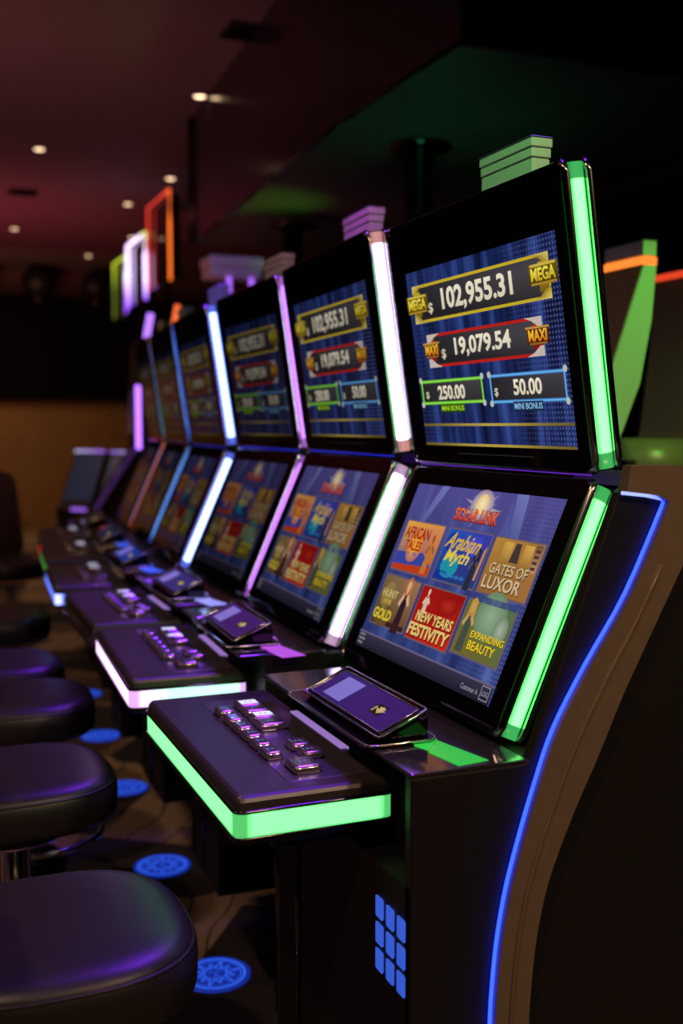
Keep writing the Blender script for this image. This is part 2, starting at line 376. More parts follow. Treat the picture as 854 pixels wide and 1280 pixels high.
def menu_art(f):
    A = Art(f)
    A.rect(0, 0, 1, 1, (1, 1, 1, 1), 0, 0)
    # light beams and sun behind the title
    for u0, u1, w in ((0.06, 0.20, .055), (0.80, 0.72, .07)):
        A.poly([(u0, 0.62), (u0 + w * .6, 0.62), (u1 + w, 1.0), (u1, 1.0)], [C8(60, 70, 130), C8(60, 70, 130), C8(120, 125, 190), C8(110, 115, 185)], 1)
    rc = C8(120, 105, 165)
    for k in range(14):
        a = 2 * PI * k / 14; L_ = 0.10 if k % 2 else 0.15
        A.poly([(0.525 + .012 * math.cos(a + 1.57), 0.90 + .018 * math.sin(a + 1.57)), (0.525 - .012 * math.cos(a + 1.57), 0.90 - .018 * math.sin(a + 1.57)), (0.525 + L_ * math.cos(a), 0.90 + L_ * .75 * math.sin(a))], [C8(230, 215, 190), C8(230, 215, 190), rc], 1)
    A.disc(0.525, 0.92, 0.075, 0.085, C8(255, 250, 225), 2, 24, C8(150, 125, 160))
    A.disc(0.525, 0.925, 0.036, 0.055, C8(255, 246, 205), 3, 20, C8(250, 205, 120))
    A.text('SOLAR LINK', 0.365, 0.665, 0.815, 0.895, C8(120, 24, 18), 4, 0.06)
    A.text('SOLAR LINK', 0.368, 0.662, 0.822, 0.892, C8(215, 60, 36), 5, 0.025, 0, 0, C8(250, 130, 70))
    T = dict(t1=(0.038, 0.335, 0.484, 0.772), t2=(0.375, 0.668, 0.488, 0.77), t3=(0.695, 0.984, 0.489, 0.77),
             t4=(0.036, 0.318, 0.157, 0.44), t5=(0.345, 0.649, 0.152, 0.44), t6=(0.675, 0.967, 0.17, 0.438))
    def tile(k, bl, br, tr, tl):
        u0, u1, v0, v1 = T[k]
        A.rect(u0 - .006, v0 - .009, u1 + .006, v1 + .009, C8(110, 90, 110), 1)
        A.poly([(u0, v0), (u1, v0), (u1, v1), (u0, v1)], [bl, br, tr, tl], 2)
        return lambda x, y: (u0 + (u1 - u0) * x, v0 + (v1 - v0) * y)
    g = tile('t1', C8(50, 60, 140), C8(190, 90, 60), C8(225, 150, 80), C8(235, 170, 60))
    A.poly([g(0, 0), g(1, 0), g(1, .18), g(0, .1)], C8(195, 60, 25), 3)
    A.poly([g(0, .1), g(1, .18), g(.7, .42), g(0, .36)], C8(52, 70, 160), 3)
    A.disc(*g(.42, .5), .06, .09, C8(250, 190, 60), 3, 18, C8(220, 120, 50))
    A.text('AFRICAN', *[g(.05, 0)[0], g(.72, 0)[0], g(0, .66)[1], g(0, .9)[1]], C8(170, 22, 22), 6, .03)
    A.text('TALES', *[g(.16, 0)[0], g(.6, 0)[0], g(0, .42)[1], g(0, .62)[1]], C8(180, 28, 22), 6, .03)
    figure(A, *g(.85, .5), 1.0, C8(200, 120, 50), C8(150, 90, 60), C8(230, 130, 60), 4)
    g = tile('t2', C8(20, 60, 130), C8(40, 60, 120), C8(60, 60, 170), C8(30, 90, 190))
    for x, y, w, h, c in ((.3, .3, .35, .3, (30, 150, 170)), (.7, .75, .3, .25, (60, 70, 200)), (.15, .75, .2, .25, (20, 60, 160)), (.2, .1, .3, .12, (20, 50, 150))):
        q = g(x, y); A.disc(q[0], q[1], .29 * w * .6, .28 * h * .8, C8(*c), 3, 14)
    A.text('Arabian', *[g(.02, 0)[0], g(.8, 0)[0], g(0, .62)[1], g(0, .93)[1]], C8(225, 180, 50), 6, .02, .03, -.01)
    A.text('Myth', *[g(.1, 0)[0], g(.66, 0)[0], g(0, .3)[1], g(0, .62)[1]], C8(235, 205, 70), 6, .02, .02)
    A.text('*****', *[g(.15, 0)[0], g(.75, 0)[0], g(0, .08)[1], g(0, .16)[1]], C8(50, 130, 200), 6, .01)
    figure(A, *g(.84, .4), .95, C8(40, 44, 60), C8(90, 80, 90), C8(30, 30, 44), 4)
    A.poly([g(.93, .15), g(.97, .15), g(.99, .8), g(.95, .7)], C8(220, 150, 50), 5)
    g = tile('t3', C8(150, 100, 50), C8(170, 115, 60), C8(165, 120, 60), C8(190, 140, 60))
    for x in (.3, .72):
        A.poly([g(x - .1, .52), g(x + .12, .52), g(x + .1, .95), g(x - .08, .95)], [C8(150, 105, 45), C8(150, 105, 45), C8(225, 180, 90), C8(215, 165, 70)], 3)
    A.poly([g(.42, .6), g(.6, .6), g(.56, .95), g(.46, .95)], C8(70, 55, 50), 4)
    A.rect(*g(.85, .5), *g(.98, .98), (C8(190, 150, 110), C8(120, 80, 60)), 4)
    for k in range(4): A.rect(*g(.87, .55 + .1 * k), *g(.96, .6 + .1 * k), C8(90, 50, 50), 5)
    for dx, c, l in ((.012, C8(70, 45, 25), 6), (0, C8(215, 190, 150), 7)):
        A.text('GATES OF', g(.1, 0)[0] + dx * .3, g(.88, 0)[0] + dx * .3, g(0, .36)[1] - dx * .4, g(0, .55)[1] - dx * .4, c, l, .012)
        A.text('LUXOR', g(.06, 0)[0] + dx * .3, g(.84, 0)[0] + dx * .3, g(0, .08)[1] - dx * .4, g(0, .32)[1] - dx * .4, c, l, .02)
    g = tile('t4', C8(70, 56, 36), C8(110, 70, 50), C8(160, 120, 80), C8(120, 100, 70))
    A.disc(*g(.25, .6), .05, .08, C8(150, 125, 70), 3, 16); A.disc(*g(.3, .2), .06, .07, C8(100, 80, 40), 3, 16)
    A.text('HUNT', *[g(.08, 0)[0], g(.52, 0)[0], g(0, .56)[1], g(0, .72)[1]], C8(205, 185, 120), 6, .02)
    A.text('FOR', *[g(.2, 0)[0], g(.42, 0)[0], g(0, .42)[1], g(0, .52)[1]], C8(200, 170, 60), 6, .02)
    A.text('GOLD', *[g(.03, 0)[0], g(.55, 0)[0], g(0, .1)[1], g(0, .32)[1]], C8(225, 200, 60), 6, .035)
    figure(A, *g(.75, .58), 1.35, C8(46, 26, 40), C8(225, 175, 140), C8(190, 110, 60), 4)
    A.rect(*g(.5, .0), *g(1, .1), C8(60, 30, 30), 7)
    g = tile('t5', C8(190, 24, 18), C8(205, 44, 26), C8(150, 16, 14), C8(165, 20, 18))
    A.disc(*g(.7, .75), .07, .05, C8(190, 44, 30), 3, 14, C8(150, 16, 14))
    for dx, c, l in ((.014, C8(90, 10, 8), 6), (0, C8(232, 205, 120), 7)):
        A.text('NEW YEARS', g(.1, 0)[0] + dx * .3, g(.96, 0)[0] + dx * .3, g(0, .34)[1] - dx * .5, g(0, .54)[1] - dx * .5, c, l, .03)
        A.text('FESTIVITY', g(.02, 0)[0] + dx * .3, g(.98, 0)[0] + dx * .3, g(0, .06)[1] - dx * .5, g(0, .3)[1] - dx * .5, c, l, .035)
    figure(A, *g(.2, .72), .8, C8(225, 190, 170), C8(235, 200, 175), C8(150, 20, 20), 4)
    g = tile('t6', C8(120, 105, 40), C8(100, 110, 60), C8(90, 115, 80), C8(110, 110, 60))
    A.disc(*g(.55, .8), .09, .14 * .9, C8(150, 180, 150), 3, 24, C8(110, 140, 100)); A.rect(*g(.15, 1.0), *g(1, 1.12), C8(60, 74, 130), 3)
    A.disc(*g(.82, .62), .04, .07, C8(170, 190, 170), 4, 20, C8(120, 140, 110))
    A.text('EXPANDING', *[g(.3, 0)[0], g(.99, 0)[0], g(0, .34)[1], g(0, .48)[1]], C8(70, 55, 14), 7, .06)
    A.text('EXPANDING', *[g(.3, 0)[0], g(.99, 0)[0], g(0, .35)[1], g(0, .48)[1]], C8(240, 205, 40), 8, .025)
    A.text('BEAUTY', *[g(.32, 0)[0], g(.88, 0)[0], g(0, .12)[1], g(0, .3)[1]], C8(70, 55, 14), 7, .06)
    A.text('BEAUTY', *[g(.32, 0)[0], g(.88, 0)[0], g(0, .13)[1], g(0, .3)[1]], C8(240, 205, 40), 8, .025)
    figure(A, *g(.15, .62), 1.15, C8(70, 80, 70), C8(200, 160, 100), C8(200, 150, 60), 4)
    # tool bar
    A.rect(0, 0, 1, 0.088, (C8(30, 26, 40), C8(58, 52, 78)), 9)
    A.rect(0, 0.084, 1, 0.094, C8(104, 96, 130), 10)
    for r_ in range(3):
        A.rect(0.012, 0.018 + r_ * .024, 0.055 + .01 * (r_ % 2), 0.03 + r_ * .024, C8(130, 126, 140), 10)
    A.text('Customer A', 0.82, 0.925, 0.026, 0.052, C8(150, 146, 160), 10, .01)
    A.ring([(0.94, .012), (0.99, .012), (0.99, .08), (0.94, .08)], .003, C8(150, 150, 165), 10)
    A.text('LOG', 0.948, 0.982, 0.032, 0.056, C8(150, 150, 165), 10, .01)
    return A

# ------------------------------------------------------------------ slot machine
H = 1.46                    # height of the fold between the two displays
UX, UZ, UL = -0.0818, 0.5513, 0.5573
LX, LZ, LL = -0.1997, -0.4567, 0.4984
def fu(a, v, n):            # upper display frame: a across (towards the far side), v up from the fold, n out of the glass
    ex, ez = UX / UL, UZ / UL
    return (ex * v - ez * n, a, H + ez * v + ex * n)
def fl(a, v, n):            # lower display: v down from the fold
    ex, ez = LX / LL, LZ / LL
    return (ex * v + ez * n, a, H + ez * v - ex * n)
fl_cc = lambda a, v, n: fl(a, -v, n)       # counter-clockwise version, v negative downwards
W = 0.70; T = 0.06

def strip_mesh(name, f, v0, v1, side, stops, parent, deep=T):
    """lit diffuser set in the narrow side of a display; stops: list of (t, edge colour, core colour)"""
    mb = MB(); y0 = 0.0 if side < 0 else W
    prof = [(-0.013, 0.0, 0), (-0.015, 0.009, 0), (-0.022, 0.0125, 1), (-0.030, 0.0135, 1), (-0.038, 0.0125, 1), (-0.045, 0.009, 0), (-0.047, 0.0, 0)]
    rows = []
    for t, ce, cc in stops:
        v = v0 + (v1 - v0) * t
        rows.append((v, ce, cc))
    n = len(prof); vs = []; cs = []
    for v, ce, cc in rows:
        for pn, out, core in prof:
            vs.append(f(y0 + side * (out + 0.001), v, pn)); cs.append(cc if core else ce)
    fs = []
    for i in range(len(rows) - 1):
        for k in range(n - 1):
            q = (i * n + k, i * n + k + 1, (i + 1) * n + k + 1, (i + 1) * n + k)
            fs.append(q if side < 0 else q[::-1])
    fs.append(tuple(range(n))); fs.append(tuple((len(rows) - 1) * n + k for k in range(n))[::-1])
    mb.add(vs, fs, 0, cs, True)
    return mb.build('light_strip', M['strip'], parent)

def display(root, name, f, length, colors, scr, art_fn, kart, gap=0.004, sgn=1, line=None):
    # housing with rounded corners and a glass front
    mb = MB()
    lo, hi = gap, length - 0.001
    pts = rrect(0.0, W, lo, hi, 0.014, 4)
    F = f
    if sgn < 0: F = lambda u, v, n: f(u, -v, n); pts = [(u, -v) for u, v in pts][::-1]
    slab(mb, pts, F, [(-T, 0.004), (-T + 0.004, 0), (-0.0035, 0), (-0.001, 0.001), (0, 0.0035)], 0)
    # shallower back shell
    p2 = rrect(0.05, W - 0.05, (lo + 0.04), hi - 0.06, 0.03, 4)
    if sgn < 0: p2 = [(u, -v) for u, v in p2][::-1]
    slab(mb, p2, F, [(-T - 0.05, 0.02), (-T - 0.03, 0), (-T, 0)], 1)
    d = mb.build(name, [M['gloss'], M['body']], root)
    # chrome rails either side of the diffusers
    for side in (-1, 1):
        y = 0.0 if side < 0 else W
        rb = MB()
        for nn in (-0.006, -0.054):
            vA, vB = lo + 0.012, hi - 0.012
            path = [f(y, vA - 0.008, nn), f(y + side * 0.010, vA, nn), f(y + side * 0.012, vA + 0.01, nn), f(y + side * 0.012, (vA + vB) / 2, nn), f(y + side * 0.012, vB - 0.01, nn), f(y + side * 0.010, vB, nn), f(y, vB + 0.008, nn)]
            tube(rb, path, 0.0072, 8, 0)
        rb.build('chrome_rail', M['chrome'], d)
        strip_mesh('light_strip', f, lo + 0.006, hi - 0.006, side, colors, d)
    # picture
    (a0, aw, k0, k1) = scr
    if sgn > 0: uvf = lambda u, v, n: f(a0 + aw * (1 - u), length * (k0 + (k1 - k0) * v), 0.0006 + n)
    else: uvf = lambda u, v, n: f(a0 + aw * (1 - u), length * (k1 - (k1 - k0) * v), 0.0006 + n)
    A = art_fn(uvf)
    A.mb.build('screen', kart, d)
    if line:
        lb = MB(); tube(lb, [f(0.006, 0.0005, -0.006), f(W - 0.006, 0.0005, -0.006)], 0.0013, 6, 0, cols=line)
        lb.build('fold_light', M['strip'], d)
    return d

BLUE_CURVE = [(0.072, 1.419), (-0.005, 1.265), (-0.085, 1.146), (-0.147, 1.042), (-0.183, 0.949), (-0.213, 0.857), (-0.235, 0.778), (-0.250, 0.697), (-0.258, 0.62), (-0.262, 0.545), (-0.262, 0.40), (-0.255, 0.2), (-0.25, 0.02)]
REAR_CURVE = [(0.122, 1.343), (0.031, 1.179), (-0.020, 1.085), (-0.065, 0.991), (-0.107, 0.91), (-0.143, 0.832), (-0.166, 0.77), (-0.182, 0.70), (-0.192, 0.62), (-0.197, 0.531), (-0.197, 0.4), (-0.192, 0.2), (-0.187, 0.02)]
def smooth_curve(P, sub=4):
    out = []
    n = len(P)
    for i in range(n - 1):
        p0 = P[max(i - 1, 0)]; p1 = P[i]; p2 = P[i + 1]; p3 = P[min(i + 2, n - 1)]
        for k in range(sub):
            t = k / sub
            out.append(tuple(0.5 * ((2 * p1[j]) + (-p0[j] + p2[j]) * t + (2 * p0[j] - 5 * p1[j] + 4 * p2[j] - p3[j]) * t * t + (-p0[j] + 3 * p1[j] - 3 * p2[j] + p3[j]) * t ** 3) for j in range(len(p1))))
    out.append(P[-1]); return out
BC = smooth_curve(BLUE_CURVE); RC = smooth_curve(REAR_CURVE)

def flat_strip(mb, A_, B_, y0, y1, mi=0):
    """solid band between two XZ curves, from y0 to y1"""
    n = len(A_); vs = []
    for y in (y0, y1):
        vs += [(x, y, z) for x, z in A_] + [(x, y, z) for x, z in B_]
    fs = []
    for i in range(n - 1):
        fs.append((i, i + 1, n + i + 1, n + i)); fs.append((2 * n + i, 3 * n + i, 3 * n + i + 1, 2 * n + i + 1))
        fs.append((i, 2 * n + i, 2 * n + i + 1, i + 1)); fs.append((n + i, n + i + 1, 3 * n + i + 1, 3 * n + i))
    fs.append((0, n, 3 * n, 2 * n)); fs.append((n - 1, 3 * n - 1, 4 * n - 1, 2 * n - 1))
    mb.add(vs, fs, mi)

def slot_machine(pose, c, label):
    X, Y, A, Z = pose
    root = empty('slot_machine', (X, Y, Z), -math.radians(A), label, 'slot machine', 'slot machines of the lit row')
    first = c.get('first', False)
    Y0, Y1 = (-0.108 if first else -0.045), (0.655 if first else 0.665)
    # ---- cabinet
    mb = MB()
    zt = 0.985
    sd = lambda u, v, n: (u, n, v)
    def side(pr, y0, y1):
        slab(mb, pr, sd, [(y1, 0.003), (y1 - 0.003, 0), (y0 + 0.003, 0), (y0, 0.003)], 0)
    # full-width lower body, recessed band behind the deck, core behind the lower display
    if first:
        side([(-0.41, 0.0), (0.30, 0.0), (0.30, 0.80), (-0.41, 0.80)], Y0, 0.56)
    else:
        side([(-0.38, 0.24), (0.01, 0.24), (0.01, 0.80), (-0.38, 0.80)], 0.33, 0.66)
        side([(0.0, 0.0), (0.30, 0.0), (0.30, 0.80), (0.0, 0.80)], Y0, Y1)
    side([(-0.345, 0.80), (0.30, 0.80), (0.30, zt), (-0.345, zt)], Y0 + 0.002, Y1)
    side([(-0.12, zt), (0.30, zt), (0.30, 1.455), (0.075, 1.44)], Y0 + 0.002, Y1)
    # cheek on the near side
    if first:
        side([(-0.41, 0.0), (0.298, 0.0), (0.298, 1.462), (0.02, 1.462), (-0.018, 1.437), (-0.19, 0.992), (-0.198, zt), (-0.41, zt)], Y0 - 0.001, Y0 + 0.022)
    # mast behind the upper display
    box(mb, 0.05, 0.12, 0.22, 0.48, 1.44, 1.93, 0, 0.01)
    # rear service box with louvres
    for k in range(14):
        box(mb, 0.13, 0.29, Y0 - 0.004, Y0 + 0.002, 1.10 + k * 0.02, 1.108 + k * 0.02, 0, 0.001)
    cab = mb.build('cabinet', [M['body']], root)
    # side trim
    if first:
     mb = MB()
     top = [(0.105, 1.477), (0.116, 1.462), (0.124, 1.43)]
     A_ = [(-0.018, 1.440), (0.050, 1.432), (0.071, 1.420)] + BC[1:]
     B_ = [(-0.011, 1.484), (0.095, 1.4825), (0.122, 1.445)] + RC[1:]
     n = min(len(A_), len(B_)); flat_strip(mb, A_[:n], B_[:n], Y0 - 0.022, Y0 + 0.001)
     # raised ridge along the middle of the trim
     mid = [((a[0] * .55 + b[0] * .45), Y0 - 0.0225, (a[1] * .55 + b[1] * .45)) for a, b in zip(A_[4:n], B_[4:n])]
     tube(mb, mid, 0.004, 6)
     mb.build('side_trim', M['gold'], root)
     mb = MB()
     cc = c['side']
     path = [(-0.018, Y0 - 0.008, 1.437), (0.03, Y0 - 0.008, 1.432), (0.060, Y0 - 0.008, 1.426)] + [(x - 0.003, Y0 - 0.008, z) for x, z in BC]
     tube(mb, path, 0.0032, 8, 0, cols=[(0.5, 0.6, 1.6, 1)] * 2 + [(0.3, 0.4, 2.0, 1)] + [cc] * len(BC))
     mb.build('edge_light', M['strip'], root)
    # vertical chrome corner bar and keyhole lock on the front
    mb = MB()
    fx, fy = (0, 0) if first else (0.03, 0.1)
    tube(mb, [(-0.413 + fx, 0.42 + fy, 0.25), (-0.413 + fx, 0.42 + fy, 0.79)], 0.006, 8)
    tube(mb, [(-0.405 + fx, 0.555 + fy, 0.25), (-0.405 + fx, 0.555 + fy, 0.79)], 0.012, 10)
    mb.build('corner_bar', M['dchrome'], cab)
    mb = MB(); lathe(mb, [(0.014, 0), (0.014, 0.004), (0.011, 0.008), (0.004, 0.009)], (0, 0, 0), 14)
    mb.v = [(-0.345 - z, -0.02 + x, 0.87 + y) for x, y, z in mb.v]
    tube(mb, [(-0.347, -0.055, 0.885), (-0.355, -0.055, 0.885)], 0.009, 10)
    mb.build('lock', M['dchrome'], cab)
    # lit grille of nine cells on the exposed end
    mb = MB()
    for i in range(3 if first else 0):
        for j in range(3):
            a = 0.028 - 0.043 * i; z = 0.742 - 0.047 * j - 0.0
            q = rrect(a - 0.034, a - 0.006, z - 0.036, z, 0.003, 2)
            slab(mb, [(u, v) for u, v in q][::-1], lambda u, v, n: (-0.41 - n, u, v), [(0.0005, 0.0), (0.002, 0.0), (0.003, 0.001)], 0, cols=(0.035, 0.10, 0.62, 1))
    if first: mb.build('speaker_light', M['strip'], cab)
    # ---- top plate
    mb = MB()
    q = rrect(-0.412, -0.192, Y0 - 0.001, Y1, 0.006, 3)
    slab(mb, q, lambda u, v, n: (u, v, n), [(zt - 0.001, 0.004), (zt + 0.003, 0), (zt + 0.007, 0.001), (zt + 0.008, 0.003)], 0)
    box(mb, -0.39, -0.385, 0.0, 0.09, zt + 0.008, zt + 0.0095, 1, 0.0005)
    pl = mb.build('top_plate', [M['plate'], M['chrome']], root)
    # ---- player tracking unit
    mb = MB()
    def ft(u, v, n):       # tilted frame: u across the machine, v up the slope
        o = Vector((-0.402, 0.0, 1.011)); ev = Vector((0.095, 0, 0.041)).normalized(); en = Vector((-ev.z, 0, ev.x))
        p = o + ev * v + en * n; return (p.x, u, p.z)
    RL = 0.1035
    outer = rrect(0.038, 0.402, 0.0, RL, 0.007, 3); inner = rrect(0.052, 0.388, 0.010, RL - 0.010, 0.004, 3)
    slab(mb, outer, ft, [(-0.012, 0.006), (-0.004, 0), (0, 0.001), (0.002, 0.004)][::-1] if False else [(-0.012, 0.006), (-0.004, 0), (0, 0.001), (0.002, 0.004)], 0)
    # wedge under the screen and flat base tray
    slab(mb, [(-0.395, 0.994), (-0.300, 0.994), (-0.300, 1.036), (-0.395, 1.004)], lambda u, v, n: (u, n, v), [(0.39, 0), (0.05, 0)], 0)
    slab(mb, rrect(-0.424, -0.285, 0.035, 0.455, 0.02, 4), lambda u, v, n: (u, v, n), [(0.993, 0.0), (0.998, 0.0), (1.001, 0.003)], 0)
    bz = mb.build('card_reader', [M['gloss']], root)
    mb = MB()
    tube(mb, [ft(u, v, 0.001) for u, v in outer], 0.0026, 6, 0, closed=True)
    tube(mb, [ft(u, v, 0.0025) for u, v in inner], 0.0014, 6, 0, closed=True)
    tube(mb, [(u, v, 0.999) for u, v in rrect(-0.424, -0.285, 0.035, 0.455, 0.02, 4)], 0.0026, 6, 0, closed=True)
    mb.build('chrome_frame', M['chrome'], bz)
    mb = MB()
    def qd(m_, u0, u1, v0, v1, n, col, mi=0):
        m_.add([ft(u0, v0, n), ft(u0, v1, n), ft(u1, v1, n), ft(u1, v0, n)], [(0, 1, 2, 3)], mi, [col] * 4)
    qd(mb, 0.054, 0.386, 0.012, RL - 0.012, 0.0028, c['ptu'])
    qd(mb, 0.262, 0.345, 0.020, 0.083, 0.0034, c['ptu2'])
    k = c['dim']
    qd(mb, 0.115, 0.158, 0.036, 0.064, 0.0034, C8(26, 20, 12, k))
    g = C8(200, 175, 120, k)
    for i in range(5):
        a = -0.9 + i * 0.45
        u, v = 0.128, 0.040
        mb.add([ft(u, v, .004), ft(u - 0.004 + math.sin(a) * 0.018, v + math.cos(a) * 0.020, .004), ft(u + 0.004 + math.sin(a) * 0.018, v + math.cos(a) * 0.020, .004)], [(0, 1, 2)], 0, [g] * 3)
    for i in range(3): qd(mb, 0.147 + 0.0025 * i, 0.1485 + 0.0025 * i, 0.041, 0.055 + 0.003 * (i % 2), 0.004, g)
    mb.build('reader_screen', attr_reader, bz)
    # light-strip reflections on the plate, painted as emissive patches beside the reader
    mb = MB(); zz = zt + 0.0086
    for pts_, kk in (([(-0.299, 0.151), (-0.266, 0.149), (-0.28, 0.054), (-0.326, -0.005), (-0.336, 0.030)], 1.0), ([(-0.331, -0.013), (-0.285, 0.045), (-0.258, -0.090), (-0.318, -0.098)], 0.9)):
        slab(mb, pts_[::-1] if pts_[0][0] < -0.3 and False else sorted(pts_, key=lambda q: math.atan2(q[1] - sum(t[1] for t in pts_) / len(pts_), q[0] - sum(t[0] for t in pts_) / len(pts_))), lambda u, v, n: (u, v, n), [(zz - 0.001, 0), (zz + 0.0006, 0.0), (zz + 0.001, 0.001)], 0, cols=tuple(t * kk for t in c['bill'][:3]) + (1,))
    mb.build('painted_reflection', M['strip'], pl)
    # ---- button deck
    ox0, ox1, oy0, oy1 = -0.654, -0.362, 0.055, 0.765
    pts = rrect(ox0, ox1, oy0, oy1, 0.018, 5)
    up = lambda u, v, n: (u, v, n)
    mb = MB()
    slab(mb, pts, up, [(0.845, 0.012), (0.850, 0.001), (0.858, 0.0), (0.861, 0.003), (0.910, 0.003)], 0)
    slab(mb, inset(pts, 0.002), up, [(0.906, 0.001), (0.911, 0.0), (0.922, 0.0015), (0.928, 0.005), (0.9318, 0.010), (0.932, 0.014)], 1, smooth=False)
    # arm that carries the deck
    box(mb, -0.56, -0.348, 0.16, 0.60, 0.79, 0.848, 0, 0.012)
    dk = mb.build('button_deck', [M['bodyf'], M['pad']], root)
    mb = MB()
    for z, r_ in ((0.8605, 0.0026), (0.9065, 0.0032)):
        tube(mb, [(u, v, z) for u, v in inset(pts, -0.0005)], r_, 6, 0, closed=True)
    mb.build('deck_trim', M['dchrome'], dk)
    # light band
    mb = MB(); P = inset(pts, 0.0005); n = len(P); deck = c['deck']
    def bandcol(p):
        if p[0] > ox1 - 0.004: return ((0.004, 0.01, 0.004, 1), (0.008, 0.02, 0.008, 1))
        on_corner = (p[0] < ox0 + 0.024 or p[0] > ox1 - 0.024) and (p[1] < oy0 + 0.024 or p[1] > oy1 - 0.024)
        return deck(p, on_corner)
    # resample the outline so the dim corners have crisp limits
    Q = []
    for i in range(n):
        a, b = P[i], P[(i + 1) % n]; L_ = math.hypot(b[0] - a[0], b[1] - a[1])
        Q.append(a)
        if L_ > 0.05:
            for t in (0.012 / L_, 0.02 / L_, 0.3, 0.5, 0.7, 1 - 0.02 / L_, 1 - 0.012 / L_): Q.append((a[0] + (b[0] - a[0]) * t, a[1] + (b[1] - a[1]) * t))
    n = len(Q)
    zs = (0.862, 0.866, 0.884, 0.901, 0.905); vs = []; cs = []
    for zi, z in enumerate(zs):
        for p in Q:
            vs.append((p[0], p[1], z)); e, co = bandcol(p); cs.append(e if zi in (0, 4) else co)
    fs = [(k * n + i, k * n + (i + 1) % n, (k + 1) * n + (i + 1) % n, (k + 1) * n + i) for k in range(4) for i in range(n)]
    mb.add(vs, fs, 0, cs, True)
    mb.build('light_band', M['strip'] if not c.get('deck_off') else M['off_band'], dk)
    # glossy button panel
    mb = MB()
    slab(mb, rrect(-0.545, -0.390, 0.10, 0.69, 0.004, 2), up, [(0.930, 0.0), (0.9325, 0.0), (0.9332, 0.001)], 0)
    mb.build('button_panel', M['inset'], dk)
    mb = MB(); box(mb, -0.386, -0.368, 0.25, 0.54, 0.929, 0.9345, 0, 0.001, cols=c['slot'])  # reflected sheen of the deck ledge, painted as an emissive bar
    mb.build('painted_sheen', M['strip'], dk)
    # buttons
    def button(x, y, w, d, lit=None):
        b_ = MB()
        slab(b_, rrect(x - w / 2, x + w / 2, y - d / 2, y + d / 2, 0.005, 3), up, [(0.9330, 0.0), (0.9345, 0.0), (0.936, 0.0008)], 1)
        slab(b_, rrect(x - w / 2 + 0.001, x + w / 2 - 0.001, y - d / 2 + 0.001, y + d / 2 - 0.001, 0.008, 4), up, [(0.935, 0.0), (0.9415, 0.0), (0.9445, 0.0012), (0.9468, 0.0035), (0.9478, 0.006), (0.948, 0.0078)], 0, cap1=lit is None, smooth=True)
        if lit:
            q = inset(rrect(x - w / 2 + 0.001, x + w / 2 - 0.001, y - d / 2 + 0.001, y + d / 2 - 0.001, 0.008, 4), 0.0078)
            b_.add([(u, v, 0.948) for u, v in q], [tuple(range(len(q)))], 2, [lit] * len(q))
            # small legend glyphs
            for gx in (-.008, .002):
                b_.add([(x + gx, y - .004, .9482), (x + gx + .006, y - .004, .9482), (x + gx + .006, y + .003, .9482), (x + gx, y + .003, .9482)], [(0, 1, 2, 3)], 2, [tuple(t * .35 for t in lit[:3]) + (1,)] * 4)
        else:
            g_ = c['glyph']
            for (u0, v0, u1, v1) in ((-.008, -.006, -.003, .004), (.0, -.005, .006, -.002), (.0, .001, .005, .004)):
                b_.add([(x + u0, y + v0, .9482), (x + u1, y + v0, .9482), (x + u1, y + v1, .9482), (x + u0, y + v1, .9482)], [(0, 1, 2, 3)], 2, [g_] * 4)
        o = b_.build('button', [M['button'], M['dchrome'], M['strip']], dk)
        if lit: o['label'] = 'white lit button'
        return o
    for i, y in enumerate((0.560, 0.490, 0.427, 0.366, 0.306, 0.245)):
        button(-0.526, y + 0.008, 0.036, 0.052)
    lit = tuple(1.15 * t for t in c['lit'][:3]) + (1,)
    button(-0.462, 0.600, 0.056, 0.050, lit); button(-0.463, 0.548, 0.056, 0.044)
    button(-0.462, 0.497, 0.056, 0.048, lit); button(-0.464, 0.440, 0.060, 0.056)
    button(-0.461, 0.283, 0.042, 0.048); button(-0.457, 0.228, 0.042, 0.050); button(-0.496, 0.160, 0.054, 0.064)
    # ---- displays
    display(root, 'upper_display', fu, UL, c['up'], (0.030, 0.6093, 0.0858, 0.7937), jackpot_art, c['art_up'], line=c['fold'])
    display(root, 'lower_display', fl, LL, c['low'], (0.0426, 0.6094, 0.0969, 0.9106), menu_art, c['art_low'], sgn=-1)
    # ---- topper: three stacked plates on a stem
    mb = MB()
    box(mb, 0.032, 0.082, 0.265, 0.475, 2.108, 2.127, 0, 0.002)
    box(mb, 0.034, 0.080, 0.267, 0.473, 2.088, 2.107, 0, 0.002)
    box(mb, 0.036, 0.078, 0.269, 0.471, 2.040, 2.087, 0, 0.002)
    box(mb, 0.031, 0.083, 0.264, 0.476, 2.127, 2.1295, 1, 0.001)
    slab(mb, [(0.04, 1.90), (0.12, 1.90), (0.074, 2.041), (0.04, 2.041)], lambda u, v, n: (u, n, v), [(0.46, 0), (0.28, 0)], 1)
    mb.build('topper', [M['topper'], M['topper_edge']], root)
    return root

def stops(pairs):
    """pairs: (t, colour rgb linear) -> edge + core colours with dim tinted end caps"""
    return [(t, tuple(x * ke for x in e) + (1,), tuple(c_) + (1,)) for t, e, c_, ke in pairs]
def strip_cols(core, edge, cap, cap_t=0.055):
    """uniform diffuser with tinted end pieces; upper: t=0 at the fold"""
    return stops([(0, cap, cap, 0.6), (cap_t - .004, cap, cap, 0.8), (cap_t, edge, core, 1), (0.3, edge, core, 1), (0.7, edge, core, 1), (1 - cap_t, edge, core, 1), (1 - cap_t + .004, cap, cap, 0.8), (1, cap, cap, 0.6)])
def grad_cols(seq, cap_t=0.03):
    out = []
    for t, core in seq:
        out.append((t, tuple(x * 0.55 for x in core), core, 1))
    return stops(out)

